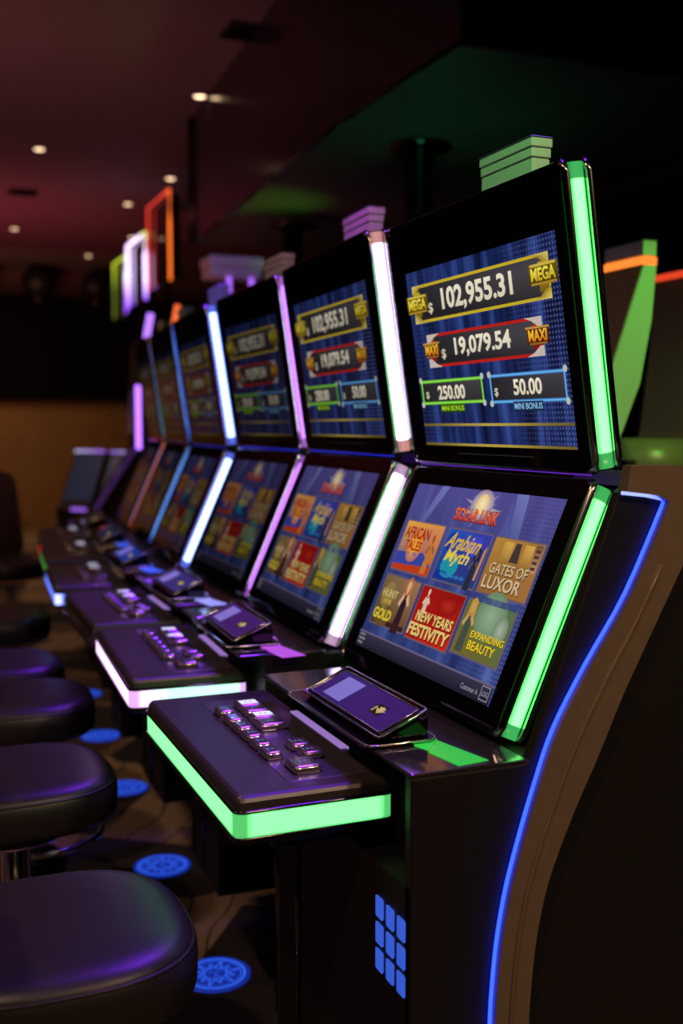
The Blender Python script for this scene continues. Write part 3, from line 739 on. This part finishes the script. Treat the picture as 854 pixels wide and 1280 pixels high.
def arts(k, tint=(1, 1, 1)):
    def am(name):
        m = attr_emit(name, k); return m
    return am
attr_reader = attr_emit('reader_screen', 1.0, rough=0.15)

def both(core, edge, corner):
    return lambda p, cn: ((tuple(x * .7 for x in corner) + (1,), tuple(corner) + (1,)) if cn else (tuple(edge) + (1,), tuple(core) + (1,)))

def cfg(k, **kw):
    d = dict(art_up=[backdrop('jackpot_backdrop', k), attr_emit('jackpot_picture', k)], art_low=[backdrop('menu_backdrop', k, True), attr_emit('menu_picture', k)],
             side=(0.07, 0.20, 4.5, 1), fold=(0.12, 0.02, 0.45, 1), ptu=(0.035, 0.010, 0.13, 1), ptu2=(0.20, 0.16, 0.55, 1), dim=1.0, slot=(0.30, 0.17, 0.50, 1), bill=(0.03, 0.55, 0.06, 1),  # last two colours: painted reflections on deck ledge and top plate
             glyph=(0.10, 0.09, 0.28, 1), lit=(0.75, 0.72, 1.0, 1))
    d.update(kw); return d

def deck2(p, cn):
    if cn: return ((0.6, 0.25, 0.8, 1), (0.9, 0.5, 1.1, 1))
    if p[0] < -0.6: return ((0.9, 0.3, 1.2, 1), (1.9, 1.1, 2.2, 1))
    return ((0.3, 0.9, 0.7, 1), (0.8, 1.6, 1.3, 1)) if p[0] > -0.56 else ((0.7, 0.6, 1.0, 1), (1.2, 1.2, 1.6, 1))
def deck4(p, cn):
    if cn: return ((0.3, 0.45, 1.5, 1), (1.0, 1.1, 2.2, 1)) if p[1] < 0.2 else ((0.05, 0.1, 0.6, 1), (0.1, 0.2, 1.0, 1))
    if p[0] < -0.6: return ((0.08, 0.14, 0.9, 1), (0.15, 0.28, 1.4, 1))
    return ((0.03, 0.04, 0.7, 1), (0.05, 0.06, 1.1, 1))

poses = [(0, 0, 0, 0), (-0.011, 0.82, 2.977, 0.014), (0.03, 1.626, 1.046, 0.011), (0.03, 2.465, 3.928, 0.006), (0.101, 3.347, 5.0, 0.009), (0.161, 4.117, 6.5, 0.015)]
GC, GE, GK = (0.52, 3.2, 0.66), (0.06, 1.3, 0.14), (0.05, 0.45, 0.10)
confs = [
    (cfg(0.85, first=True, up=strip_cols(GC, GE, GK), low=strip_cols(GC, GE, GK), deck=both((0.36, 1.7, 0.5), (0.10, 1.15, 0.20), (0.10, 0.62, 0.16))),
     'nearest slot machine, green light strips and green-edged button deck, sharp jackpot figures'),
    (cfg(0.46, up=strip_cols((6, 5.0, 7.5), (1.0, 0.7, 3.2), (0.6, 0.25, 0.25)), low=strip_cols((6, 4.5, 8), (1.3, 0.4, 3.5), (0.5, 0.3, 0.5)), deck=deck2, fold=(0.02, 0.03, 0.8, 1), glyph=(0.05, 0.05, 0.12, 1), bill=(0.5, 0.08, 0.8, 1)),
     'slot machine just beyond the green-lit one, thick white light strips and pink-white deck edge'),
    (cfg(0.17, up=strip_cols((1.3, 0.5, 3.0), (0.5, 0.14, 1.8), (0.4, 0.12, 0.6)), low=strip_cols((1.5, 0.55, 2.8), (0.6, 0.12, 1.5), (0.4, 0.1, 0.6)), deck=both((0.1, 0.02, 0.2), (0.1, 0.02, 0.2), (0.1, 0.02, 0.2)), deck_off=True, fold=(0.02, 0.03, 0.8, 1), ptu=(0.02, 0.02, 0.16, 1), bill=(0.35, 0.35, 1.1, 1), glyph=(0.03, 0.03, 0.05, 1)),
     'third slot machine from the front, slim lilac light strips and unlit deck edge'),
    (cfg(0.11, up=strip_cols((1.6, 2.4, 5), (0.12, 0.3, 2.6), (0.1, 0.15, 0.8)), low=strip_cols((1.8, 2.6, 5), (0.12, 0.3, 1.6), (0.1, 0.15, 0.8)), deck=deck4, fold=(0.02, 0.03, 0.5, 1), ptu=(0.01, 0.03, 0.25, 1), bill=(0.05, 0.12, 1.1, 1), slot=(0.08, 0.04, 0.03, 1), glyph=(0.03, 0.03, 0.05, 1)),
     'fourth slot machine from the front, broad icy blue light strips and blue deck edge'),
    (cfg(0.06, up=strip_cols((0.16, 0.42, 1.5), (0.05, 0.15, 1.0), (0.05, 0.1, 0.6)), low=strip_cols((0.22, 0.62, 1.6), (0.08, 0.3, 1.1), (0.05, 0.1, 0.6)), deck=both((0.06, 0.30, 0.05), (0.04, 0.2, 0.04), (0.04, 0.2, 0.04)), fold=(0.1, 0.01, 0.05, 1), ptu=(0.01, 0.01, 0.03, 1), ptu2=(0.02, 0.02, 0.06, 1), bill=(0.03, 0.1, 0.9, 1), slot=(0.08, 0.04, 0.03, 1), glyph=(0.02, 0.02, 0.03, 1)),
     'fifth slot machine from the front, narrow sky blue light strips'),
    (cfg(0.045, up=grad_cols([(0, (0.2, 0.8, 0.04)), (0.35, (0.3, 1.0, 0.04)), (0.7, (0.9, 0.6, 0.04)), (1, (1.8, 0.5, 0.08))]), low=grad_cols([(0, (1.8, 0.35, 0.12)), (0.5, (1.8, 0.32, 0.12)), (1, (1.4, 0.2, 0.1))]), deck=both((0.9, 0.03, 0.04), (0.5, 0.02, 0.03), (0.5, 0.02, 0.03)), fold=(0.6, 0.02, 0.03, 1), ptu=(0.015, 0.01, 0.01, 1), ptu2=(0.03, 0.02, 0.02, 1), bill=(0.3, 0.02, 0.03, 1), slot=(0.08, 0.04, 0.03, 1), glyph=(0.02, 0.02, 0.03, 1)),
     'sixth and farthest slot machine of the row, green and orange light strips'),
]
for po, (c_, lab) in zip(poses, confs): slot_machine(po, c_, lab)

# ------------------------------------------------------------------ stools
def seat_outline(rx, ry, p=2.7, n=48):
    out = []
    for k in range(n):
        a = 2 * PI * k / n; ca, sa = math.cos(a), math.sin(a)
        out.append((rx * math.copysign(abs(ca) ** (2 / p), ca), ry * math.copysign(abs(sa) ** (2 / p), sa)))
    return out
def stool(loc, rz, label, zs=0.745):
    root = empty('stool', (loc[0], loc[1], 0), rz, label, 'stool', 'stools along the slot machines')
    o = seat_outline(0.235, 0.225)
    up = lambda u, v, n: (u, v, n)
    mb = MB()
    slab(mb, o, up, [(zs - 0.115, 0.03), (zs - 0.11, 0.012), (zs - 0.095, 0.002), (zs - 0.06, 0.0), (zs - 0.035, 0.002), (zs - 0.026, 0.007), (zs - 0.022, 0.009), (zs - 0.016, 0.012), (zs - 0.006, 0.03), (zs - 0.001, 0.055), (zs + 0.002, 0.09), (zs + 0.0035, 0.13)], 0, smooth=True)
    mb.build('seat', M['vinyl'], root)
    mb = MB(); tube(mb, [(u, v, zs - 0.026) for u, v in inset(o, 0.007)], 0.003, 6, 0, closed=True)
    mb.build('seam', M['vinyl'], root)
    mb = MB(); lathe(mb, [(0.03, 0.012), (0.03, 0.40), (0.036, 0.41), (0.036, 0.57), (0.11, 0.578), (0.11, 0.587)])
    mb.build('pole', M['chrome'], root)
    mb = MB(); lathe(mb, [(0.23, 0.0), (0.235, 0.006), (0.22, 0.014), (0.08, 0.03), (0.032, 0.05)], seg=40)
    mb.build('base', M['dchrome'], root)
    mb = MB(); tube(mb, [(0.06 + 0.19 * math.cos(a), 0.19 * math.sin(a), 0.30) for a in [2 * PI * k / 40 for k in range(40)]], 0.011, 8, 0, closed=True)
    tube(mb, [(0.0, 0, 0.30), (0.25, 0, 0.30)], 0.009, 8)
    mb.build('foot_ring', M['chrome'], root)
    # backrest on the aisle side
    mb = MB()
    q = rrect(-0.20, 0.20, 0.0, 0.50, 0.07, 6)
    fb = lambda u, v, n: (-0.245 - 0.12 * v - n * 1.0 + 0.35 * u * u, u * (1 - 0.25 * v), zs + 0.0 + v)
    slab(mb, q[::-1], fb, [(-0.03, 0.02), (-0.022, 0.004), (0.0, 0), (0.02, 0.003), (0.028, 0.02)], 0, smooth=False)
    tube(mb, [(-0.18, 0.0, zs - 0.09), (-0.25, 0, zs - 0.07), (-0.265, 0, zs + 0.12)], 0.02, 8)
    bk = mb.build('backrest', M['vinyl'], root)
    mb = MB(); tube(mb, [fb(u, v, 0.0) for u, v in inset(q, -0.003)], 0.010, 6, 0, closed=True)
    mb.build('piping', M['piping'], bk)
    return root
stool((-0.950, 0.135), 0.0, 'stool nearest the camera, its black round seat filling the lower left corner')
stool((-0.925, 0.985), 0.05, 'second stool from the front, black seat above a visible chrome foot ring')
stool((-0.85, 1.73), -0.04, 'third stool from the front, black seat partly hidden behind the second one')
stool((-0.87, 2.25), 0.02, 'fourth stool from the front, narrow strip of black seat behind the third one')
stool((-0.79, 3.25), 0.0, 'fifth stool from the front, dim blurred black seat')
stool((-0.56, 5.2), -1.2, 'farthest stool, its backrest with orange piping showing at the left edge')

# ------------------------------------------------------------------ projected sun light spots on the carpet, painted as glowing discs
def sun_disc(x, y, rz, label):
    root = empty('sun_light_spot', (x, y, 0.0), rz, label, 'painted light spot', 'blue sun light spots painted on the carpet')
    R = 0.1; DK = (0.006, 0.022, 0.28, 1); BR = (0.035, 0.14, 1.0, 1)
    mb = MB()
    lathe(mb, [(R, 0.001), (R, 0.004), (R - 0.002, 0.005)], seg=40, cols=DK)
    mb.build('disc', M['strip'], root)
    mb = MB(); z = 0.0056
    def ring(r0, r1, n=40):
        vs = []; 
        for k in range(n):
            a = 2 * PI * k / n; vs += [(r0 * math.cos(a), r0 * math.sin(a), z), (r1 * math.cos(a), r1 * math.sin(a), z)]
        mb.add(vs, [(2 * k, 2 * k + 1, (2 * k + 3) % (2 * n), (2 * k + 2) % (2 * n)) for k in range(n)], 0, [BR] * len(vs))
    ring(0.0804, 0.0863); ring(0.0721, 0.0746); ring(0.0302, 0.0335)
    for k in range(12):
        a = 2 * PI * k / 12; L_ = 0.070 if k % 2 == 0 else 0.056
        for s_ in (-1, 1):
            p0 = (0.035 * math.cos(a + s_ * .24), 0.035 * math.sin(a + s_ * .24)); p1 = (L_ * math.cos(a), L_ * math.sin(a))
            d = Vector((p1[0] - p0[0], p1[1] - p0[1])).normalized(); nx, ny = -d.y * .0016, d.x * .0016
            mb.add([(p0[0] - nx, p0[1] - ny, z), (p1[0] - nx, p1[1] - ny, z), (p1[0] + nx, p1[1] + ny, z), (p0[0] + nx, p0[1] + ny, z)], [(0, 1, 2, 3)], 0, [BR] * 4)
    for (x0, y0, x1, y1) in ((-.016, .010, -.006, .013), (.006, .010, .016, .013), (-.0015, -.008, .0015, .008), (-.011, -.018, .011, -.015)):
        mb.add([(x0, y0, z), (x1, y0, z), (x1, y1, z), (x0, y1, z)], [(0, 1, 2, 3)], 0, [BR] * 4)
    mb.build('sun_pattern', M['strip'], root)
sun_disc(-0.369, 1.229, 0.0, 'nearest painted blue sun light spot on the carpet, right of the nearest stool')
sun_disc(-0.336, 2.036, 0.3, 'second painted blue sun light spot from the front, on the carpet under the decks')
sun_disc(-0.30, 2.911, 0.1, 'third painted blue sun light spot, partly hidden by the second stool')
sun_disc(-0.26, 3.739, 0.2, 'fourth painted blue sun light spot, beside the third stool')
sun_disc(-0.20, 4.63, 0.2, 'farthest painted blue sun light spot on the carpet')

# ------------------------------------------------------------------ setting
def struct(o): o['kind'] = 'structure'; return o
def sbox(name, b, mats, bev=0.0):
    mb = MB(); box(mb, *b, 0, bev); return struct(mb.build(name, mats))
sbox('floor', (-9, 9, -6, 17, -0.05, 0.0), M['carpet'])
sbox('ceiling', (-9, 9, -6, 17, 4.0, 4.1), M['ceiling'])
sbox('wall_far', (-9, 9, 16.0, 16.2, 0.0, 4.0), M['wall_upper'])
sbox('wall_right', (6.0, 6.2, -6, 17, 0.0, 4.0), M['wall_dark'])
sbox('wall_left', (-7.2, -7.0, -6, 17, 0.0, 4.0), M['wall_dark'])
sbox('wall_near', (-9, 9, -6.2, -6.0, 0.0, 4.0), M['wall_dark'])
sbox('trim_1', (-7.0, 5.9, 15.6, 15.95, 0.0, 1.95), M['wall_brown'])
sbox('trim_2', (-7.0, 5.9, 15.2, 15.98, 1.96, 3.42), M['wall_dark'], 0.02)
# dark ball ornaments standing on the bulkhead
for x, r, lab in ((0.03, 0.27, 'large round black ornament on a brass foot, far left above the dark bulkhead'), (0.86, 0.24, 'large round black ornament on a brass foot above the bulkhead, between two others'), (1.72, 0.22, 'large round black ornament nearest the glowing sign frames')):
    root = empty('ball_ornament', (x, 15.35, 3.42), 0, lab, 'ornament', 'round ornaments on the far bulkhead')
    mb = MB(); prof = [(0.02, 0.0)] + [(r * math.sin(PI * k / 16), 0.0) for k in range(0)]
    prof = [(max(0.004, r * math.sin(PI * k / 16)), 0.06 + r - r * math.cos(PI * k / 16)) for k in range(17)]
    lathe(mb, prof, seg=28); mb.build('ball', M['ball'], root)
    mb = MB(); lathe(mb, [(0.07, 0.0), (0.07, 0.03), (0.05, 0.05), (0.04, 0.075)], seg=20); mb.build('foot', M['brass'], root)

# soffit over the bank
mb = MB()
sp = [(1.09, 7.0), (1.02, 5.9), (0.935, 4.5), (0.86, 3.3), (0.875, 2.13), (2.9, 2.13), (2.9, 7.0)]
slab(mb, sp, lambda u, v, n: (u, v, n), [(3.01, 0), (4.0, 0)], 0)
mb.m[-2] = 1
struct(mb.build('trim_3', [M['soffit'], M['soffit_under']]))
mb = MB(); 
for a, b in (((0.875, 2.13), (2.9, 2.13)), ((0.875, 2.13), (0.86, 3.3)), ((0.86, 3.3), (0.935, 4.5)), ((0.935, 4.5), (1.02, 5.9)), ((1.02, 5.9), (1.09, 7.0))):
    tube(mb, [(a[0], a[1], 3.01), (b[0], b[1], 3.01)], 0.012, 6)
tube(mb, [(1.08, 6.98, 3.0), (1.08, 6.98, 4.0)], 0.03, 8)
struct(mb.build('trim_4', M['post']))
# support posts with collars
for x, y, lab in ((1.41, 3.55, 'black support post behind the first two machines, rising to the soffit'), (1.55, 5.9, 'black support post farther along, rising to the green-lit soffit')):
    root = empty('support_post', (x, y, 0), 0, lab, 'post', 'posts under the soffit')
    mb = MB(); lathe(mb, [(0.075, 0.0), (0.075, 3.01)], seg=20); mb.build('pole', M['post'], root)
    mb = MB(); lathe(mb, [(0.15, 2.985), (0.17, 2.995), (0.17, 3.009)], seg=28); mb.build('collar', M['dchrome'], root)

# ceiling downlights
for i, (x, y) in enumerate(((0.99, 6.376), (0.073, 8.405), (0.254, 12.496), (1.263, 10.472), (1.447, 14.3), (1.409, 9.087), (1.726, 12.565))):
    labs = ['warm ceiling downlight beside the dark soffit, highest in view', 'warm ceiling downlight at upper left', 'warm ceiling downlight at the far left edge',
            'warm ceiling downlight above the glowing sign frames, to their left', 'warm ceiling downlight nearest the far wall', 'faint warm downlight directly over the red sign frame', 'warm ceiling downlight just over the white sign frames']
    root = empty('ceiling_light', (x, y, 4.0), 0, labs[i], 'ceiling light', 'ceiling downlights')
    mb = MB(); lathe(mb, [(0.042, -0.012), (0.042, -0.004)], seg=20); mb.build('lamp', M['lamp'], root)
    mb = MB(); tube(mb, [(0.052 * math.cos(2 * PI * k / 24), 0.052 * math.sin(2 * PI * k / 24), -0.008) for k in range(24)], 0.010, 6, 0, closed=True); mb.build('ring', M['lampring'], root)
for x, y, lab in ((0.93, 5.0, 'dark ceiling vent near the soffit'), (0.13, 10.3, 'dark ceiling vent at the far left of the red glow')):
    root = empty('ceiling_vent', (x, y, 4.0), 0, lab, 'vent', 'ceiling vents')
    mb = MB(); box(mb, -0.15, 0.15, -0.15, 0.15, -0.015, 0.0, 0, 0.004); mb.build('frame', M['vent'], root)
    mb = MB()
    for k in range(8): box(mb, -0.13, 0.13, -0.125 + k * .033, -0.108 + k * .033, -0.020, -0.014, 0, 0.002)
    mb.build('slats', M['wall_dark'], root)

# ------------------------------------------------------------------ far bank with glowing sign frames
def frame_sign(x, y0, y1, z0, z1, cols, label, r=0.012):
    """standing sign: dark panel with a light tube around it"""
    root = empty('neon_sign', (x, (y0 + y1) / 2, z0), 0, label, 'sign', 'glowing sign frames over the far bank')
    h = (y1 - y0) / 2; H_ = z1 - z0
    mb = MB(); box(mb, 0.03, 0.10, -h + .02, h - .02, 0.02, H_ - .02, 0, 0.01); box(mb, 0.05, 0.09, -0.06, 0.06, -0.7, 0.03, 0, 0.01)
    mb.build('panel', M['gloss'], root)
    P = [(0, -h, 0.0), (0, -h, H_ * .3), (0, -h, H_ * .65), (0, -h, H_), (0, -h * .3, H_), (0, h, H_), (0, h, H_ * .5), (0, h, 0.0)]
    mb = MB(); tube(mb, P, r, 8, 0, cols=cols, closed=False); mb.build('light_tube', M['strip'], root)
O = (1.6, 0.28, 0.03, 1); RD = (0.9, 0.05, 0.03, 1); OR = (1.3, 0.16, 0.04, 1)
frame_sign(1.15, 8.05, 8.95, 2.86, 3.66, [O, O, O, OR, RD, RD, RD, (0.8, 0.04, 0.08, 1)], 'glowing orange and red sign frame, tallest and nearest of the far sign frames')
WH = (2.0, 1.5, 2.6, 1); PU = (0.5, 0.12, 1.6, 1); YG = (0.75, 0.9, 0.05, 1)
frame_sign(1.15, 9.1, 9.97, 2.80, 3.45, [PU, WH, WH, YG, WH, WH, WH, PU], 'white and violet glowing sign frame between the red and the green ones', 0.019)
frame_sign(1.15, 10.1, 10.77, 2.76, 3.37, [PU, PU, WH, YG, YG, YG, (0.15, 0.2, 0.02, 1), (0.12, 0.16, 0.02, 1)], 'yellow-green glowing sign frame, farthest of the row')

def far_machine(x, y, rz, upc, lowc, label, h=2.12, topc=(0.7, 0.3, 1.6, 1)):
    root = empty('slot_machine', (x, y, 0), rz, label, 'slot machine', 'far slot machines')
    mb = MB()
    slab(mb, [(-0.35, 0), (0.3, 0), (0.3, h), (0.0, h), (-0.02, 1.4), (-0.3, 0.95), (-0.42, 0.90), (-0.42, 0.84), (-0.35, 0.80)], lambda u, v, n: (u, n, v), [(0.30, 0), (-0.33, 0)], 0)
    mb.build('cabinet', M['body'], root)
    mb = MB(); tube(mb, [(0.0, -0.34, 1.4), (0.0, -0.34, h - .3)], 0.018, 8, 0, cols=upc); mb.build('light_strip', M['strip'], root)
    mb = MB(); tube(mb, [(0.06, -0.34, h + 0.01), (0.09, -0.34, h + .17)], 0.022, 8, 0, cols=topc); mb.build('top_light', M['strip'], root)
    mb = MB(); tube(mb, [(-0.29, -0.34, 1.0), (-0.03, -0.34, 1.4)], 0.02, 8, 0, cols=lowc); mb.build('lower_strip', M['strip'], root)
    mb = MB(); tube(mb, [(-0.43, -0.33, 0.87), (-0.43, 0.30, 0.87)], 0.015, 8, 0, cols=lowc); mb.build('deck_light', M['strip'], root)
    mb = MB(); mb.add([(-0.025, -0.3, 1.5), (-0.025, 0.3, 1.5), (-0.005, 0.3, h - .25), (-0.005, -0.3, h - .25)], [(0, 1, 2, 3)], 0, [(0.02, 0.012, 0.03, 1)] * 4); mb.build('screen', M['strip'], root)
far_machine(0.36, 5.85, -0.12, (1.0, 0.35, 2.4, 1), (0.03, 0.01, 0.06, 1), 'slot machine past the end of the row with a bright violet upright strip')
far_machine(0.80, 6.9, -0.12, (1.0, 0.45, 1.8, 1), (0.03, 0.01, 0.06, 1), 'slot machine under the red sign frame with a violet strip', 2.3, (1.3, 0.2, 0.06, 1))

# low game terminals past the row
def terminal(x, y, rz, label, c1, c2):
    root = empty('game_terminal', (x, y, 0), rz, label, 'game terminal', 'low terminals past the row')
    mb = MB()
    slab(mb, [(-0.20, 0), (-0.02, 0), (-0.02, 0.80), (0.16, 1.31), (0.08, 1.33), (-0.16, 0.86), (-0.21, 0.84), (-0.21, 0.78), (-0.20, 0.76)], lambda u, v, n: (u, n, v), [(0.17, 0), (-0.17, 0)], 0)
    mb.build('cabinet', M['body'], root)
    mb = MB(); tube(mb, [(0.06, -0.16, 1.33), (0.06, 0.16, 1.33)], 0.012, 8, 0, cols=[c1, c2]); mb.build('top_light', M['strip'], root)
    mb = MB(); tube(mb, [(-0.215, -0.16, 0.83), (-0.215, 0.0, 0.83)], 0.014, 8, 0, cols=c1); mb.build('deck_light', M['strip'], root)
    mb = MB(); mb.add([(-0.142, -0.15, 0.90), (-0.142, 0.15, 0.90), (0.058, 0.15, 1.29), (0.058, -0.15, 1.29)], [(0, 1, 2, 3)], 0, [(0.012, 0.014, 0.03, 1)] * 4)
    mb.build('screen', M['strip'], root)
terminal(0.60, 7.6, 0.75, 'low black game terminal beside the last machine, pale light on its top', (0.5, 0.5, 0.8, 1), (0.25, 0.1, 0.6, 1))
terminal(0.38, 8.1, 0.75, 'low black game terminal farthest left against the brown wall, violet light on its top', (0.35, 0.12, 0.8, 1), (0.5, 0.5, 0.8, 1))

# ------------------------------------------------------------------ back row (seen over and beside the nearest machine)
def back_machine(x, y, label, sign_col, z=2.1, full=True):
    root = empty('slot_machine', (x, y, 0), 0, label, 'slot machine', 'slot machines of the back row')
    if full:
        mb = MB()
        slab(mb, [(-0.05, 0), (0.33, 0), (0.33, 0.9), (0.30, 1.0), (0.20, 1.45), (-0.05, 1.45)], lambda u, v, n: (u, n, v), [(0.62, 0), (-0.05, 0)], 0)
        # rounded shoulders
        for a in (0.02, 0.20, 0.38):
            tube(mb, [(-0.05, a, 1.44), (0.2, a, 1.44)], 0.075, 14)
        mb.build('cabinet', M['gold'], root)
    # slanting arm and its sign box
    mb = MB()
    slab(mb, [(-0.20, 1.46), (-0.10, 1.46), (-0.063, 1.533), (-0.003, 1.676), (0.035, 1.867), (0.048, 2.03), (-0.002, 2.03), (-0.103, 1.745)], lambda u, v, n: (u, n, v), [(0.19, 0), (0.0, 0)], 0)
    mb.build('sign_arm', M['gold'], root)
    mb = MB()
    slab(mb, [(-0.195, 1.462), (-0.104, 1.462), (-0.066, 1.535), (-0.006, 1.678), (0.032, 1.868), (0.045, 2.028), (0.0, 2.028), (-0.10, 1.745)], lambda u, v, n: (u, n, v), [(-0.0005, 0), (-0.004, 0.001)][::-1] if False else [(0.0, 0), (-0.004, 0.001)], 0)
    mb.build('side_panel', M['topper'], root)
    mb = MB()
    box(mb, -0.002, 0.046, -0.002, 0.19, 2.055, 2.10, 0, 0.003)
    box(mb, -0.003, 0.047, -0.003, 0.191, 2.10, 2.103, 1, 0.001)
    sb = mb.build('sign_box', [M['topper'], M['topper_edge']], root)
    mb = MB(); box(mb, -0.004, 0.048, -0.004, 0.192, 2.028, 2.054, 0, 0.003, cols=sign_col); mb.build('light_band', M['strip'], sb)
    return root
back_machine(0.906, 1.036, 'back-row slot machine behind the nearest one, green arm with an orange light band', (1.3, 0.30, 0.04, 1))
# neighbour in the back row: dark slanting display with a red strip along the top
root = empty('slot_machine', (1.367, 1.56, 0), 0, 'back-row slot machine at the right edge with a red strip along its top', 'slot machine', 'slot machines of the back row')
mb = MB()
slab(mb, [(-0.10, 0), (0.5, 0), (0.5, 0.9), (0.25, 1.0), (0.12, 1.45), (0.17, 2.07), (0.0, 2.07), (-0.021, 1.816), (-0.056, 1.53), (-0.10, 1.38)], lambda u, v, n: (u, n, v), [(0.0, 0), (-0.62, 0)], 0)
mb.build('cabinet', M['gold'], root)
mb = MB(); tube(mb, [(0.0, 0.0, 2.075), (0.0, -0.6, 2.075)], 0.012, 8, 0, cols=(0.8, 0.06, 0.02, 1)); mb.build('light_strip', M['strip'], root)
# lilac sign boxes on the back row further along
root = empty('sign_box', (0.757, 5.3, 0), 0, 'long pale lilac sign box with two violet tubes, behind the third and fourth machines', 'sign')
mb = MB(); box(mb, 0.0, 0.371, 0.0, 0.25, 2.60, 2.667, 0, 0.01); box(mb, 0.01, 0.36, 0.01, 0.24, 2.53, 2.598, 0, 0.01); box(mb, 0.15, 0.23, 0.16, 0.24, 0.0, 2.54, 1, 0.01)
mb.build('box', [M['topper'], M['body']], root)
for a in (0.133, 0.287):
    mb = MB(); tube(mb, [(a, 0.01, 2.43), (a, 0.01, 2.528)], 0.018, 8, 0, cols=(0.5, 0.16, 1.2, 1))
    mb.build('light_tube', M['strip'], root)

# ------------------------------------------------------------------ lights
def light(name, kind, loc, energy, col, size=0.3, target=None, spot=60, blend=0.6):
    l = bpy.data.lights.new(name, kind); l.energy = energy; l.color = col
    if kind == 'AREA': l.size = size
    else: l.shadow_soft_size = size
    if kind == 'SPOT': l.spot_size = math.radians(spot); l.spot_blend = blend
    o = bpy.data.objects.new(name, l); COL.objects.link(o); o.location = loc
    if target is not None: o.rotation_euler = (Vector(target) - Vector(loc)).to_track_quat('-Z', 'Y').to_euler()
    return o
WARM = (1.0, 0.62, 0.40)
for i, (x, y) in enumerate(((-2.2, -1.6), (-2.4, 1.4), (-2.2, 4.4), (-2.0, 7.6), (-0.9, 11.0))):
    light('aisle_downlight', 'SPOT', (x, y, 3.95), 95, WARM, 0.08, (x + 0.9, y + 0.1, 0.4), 110, 0.9)
light('side_fill', 'SPOT', (1.3, -3.0, 3.9), 130, WARM, 0.15, (0.2, 0.0, 1.0), 60, 0.9)  # added warm fill to brighten the side trim, fittings invented
light('side_fill', 'SPOT', (0.2, -3.4, 3.9), 110, WARM, 0.15, (0.2, 0.0, 1.2), 50, 0.9)
light('wall_wash', 'AREA', (-0.3, 12.8, 2.6), 24, (1.0, 0.60, 0.3), 1.2, (0.2, 15.6, 0.2))
light('red_wash', 'SPOT', (-0.6, 11.0, 1.4), 150, (1.0, 0.13, 0.20), 0.4, (-0.5, 11.8, 4.0), 150, 1.0)
light('red_wash', 'SPOT', (-1.2, 5.0, 1.2), 95, (1.0, 0.30, 0.33), 0.4, (-0.6, 6.8, 4.0), 150, 1.0)
light('green_uplight', 'SPOT', (1.35, 5.2, 2.35), 5, (0.22, 1.0, 0.03), 0.05, (1.15, 5.2, 3.0), 80, 1.0)
light('green_uplight', 'SPOT', (1.3, 3.2, 2.1), 2.6, (0.08, 1.0, 0.35), 0.1, (1.2, 3.2, 3.0), 140, 1.0)
light('green_arm_light', 'SPOT', (1.0, 0.2, 2.2), 22, (0.08, 1.0, 0.06), 0.04, (0.85, 1.04, 1.75), 60, 0.8)
light('topper_fill', 'SPOT', (-0.6, -0.5, 2.8), 55, (0.22, 1.0, 0.30), 0.05, (0.05, 0.37, 2.09), 14, 0.6)  # added coloured spots that tint the toppers, no fittings there
light('topper_fill', 'SPOT', (-0.6, 0.5, 2.8), 60, (0.6, 0.08, 1.0), 0.05, (0.06, 1.19, 2.10), 12, 0.6)
light('topper_fill', 'SPOT', (-0.5, 1.2, 2.8), 14, (0.9, 0.35, 0.6), 0.05, (0.08, 1.99, 2.10), 12, 0.6)
light('topper_fill', 'SPOT', (-0.5, 2.1, 2.8), 60, (0.15, 0.08, 1.0), 0.05, (0.08, 2.83, 2.10), 12, 0.6)
light('lilac_light', 'SPOT', (0.6, 4.2, 2.9), 14, (0.5, 0.30, 1.0), 0.05, (0.94, 5.3, 2.6), 30, 0.6)
for (x, y, e) in ((-0.15, 0.1, 3.0), (-0.12, 1.1, 3.0), (-0.1, 2.2, 3.0)):
    light('violet_deck_fill', 'SPOT', (x + 0.3, y + 0.5, 2.7), 280, (0.20, 0.025, 1.0), 0.35, (x - 0.28, y + 0.05, 0.8), 34, 0.9)  # added unseen violet spots, stand in for strip reflections on the decks

light('back_row_fill', 'SPOT', (0.9, -0.6, 2.9), 12, (0.75, 1.0, 0.35), 0.1, (1.35, 1.4, 1.6), 45, 0.9)  # added fill to lift the dark back row, no known source
w = bpy.data.worlds.new('w'); scn.world = w; w.use_nodes = True
w.node_tree.nodes['Background'].inputs['Color'].default_value = (0.5, 0.4, 0.4, 1); w.node_tree.nodes['Background'].inputs['Strength'].default_value = 0.01

# ------------------------------------------------------------------ camera
cam = bpy.data.cameras.new('camera'); co = bpy.data.objects.new('camera', cam); COL.objects.link(co)
cam.sensor_fit = 'VERTICAL'; cam.sensor_height = 36; cam.lens = 1349.3 * 36 / 1280
yy, th = math.radians(22.28), math.radians(4.5314)
F = Vector((math.sin(yy) * math.cos(th), math.cos(yy) * math.cos(th), -math.sin(th)))
R = Vector((math.cos(yy), -math.sin(yy), 0)); U = R.cross(F)
m = Matrix((R, U, -F)).transposed().to_4x4(); m.translation = Vector((-1.1546, -1.6313, 1.5497)); co.matrix_world = m
cam.clip_start = 0.02; cam.clip_end = 60
cam.dof.use_dof = True; cam.dof.focus_distance = 2.05; cam.dof.aperture_fstop = 2.0
scn.camera = co
vs_ = scn.view_settings
vs_.view_transform = 'Standard'; vs_.look = 'None'; vs_.gamma = 1; vs_.exposure = 0; vs_.use_curve_mapping = False
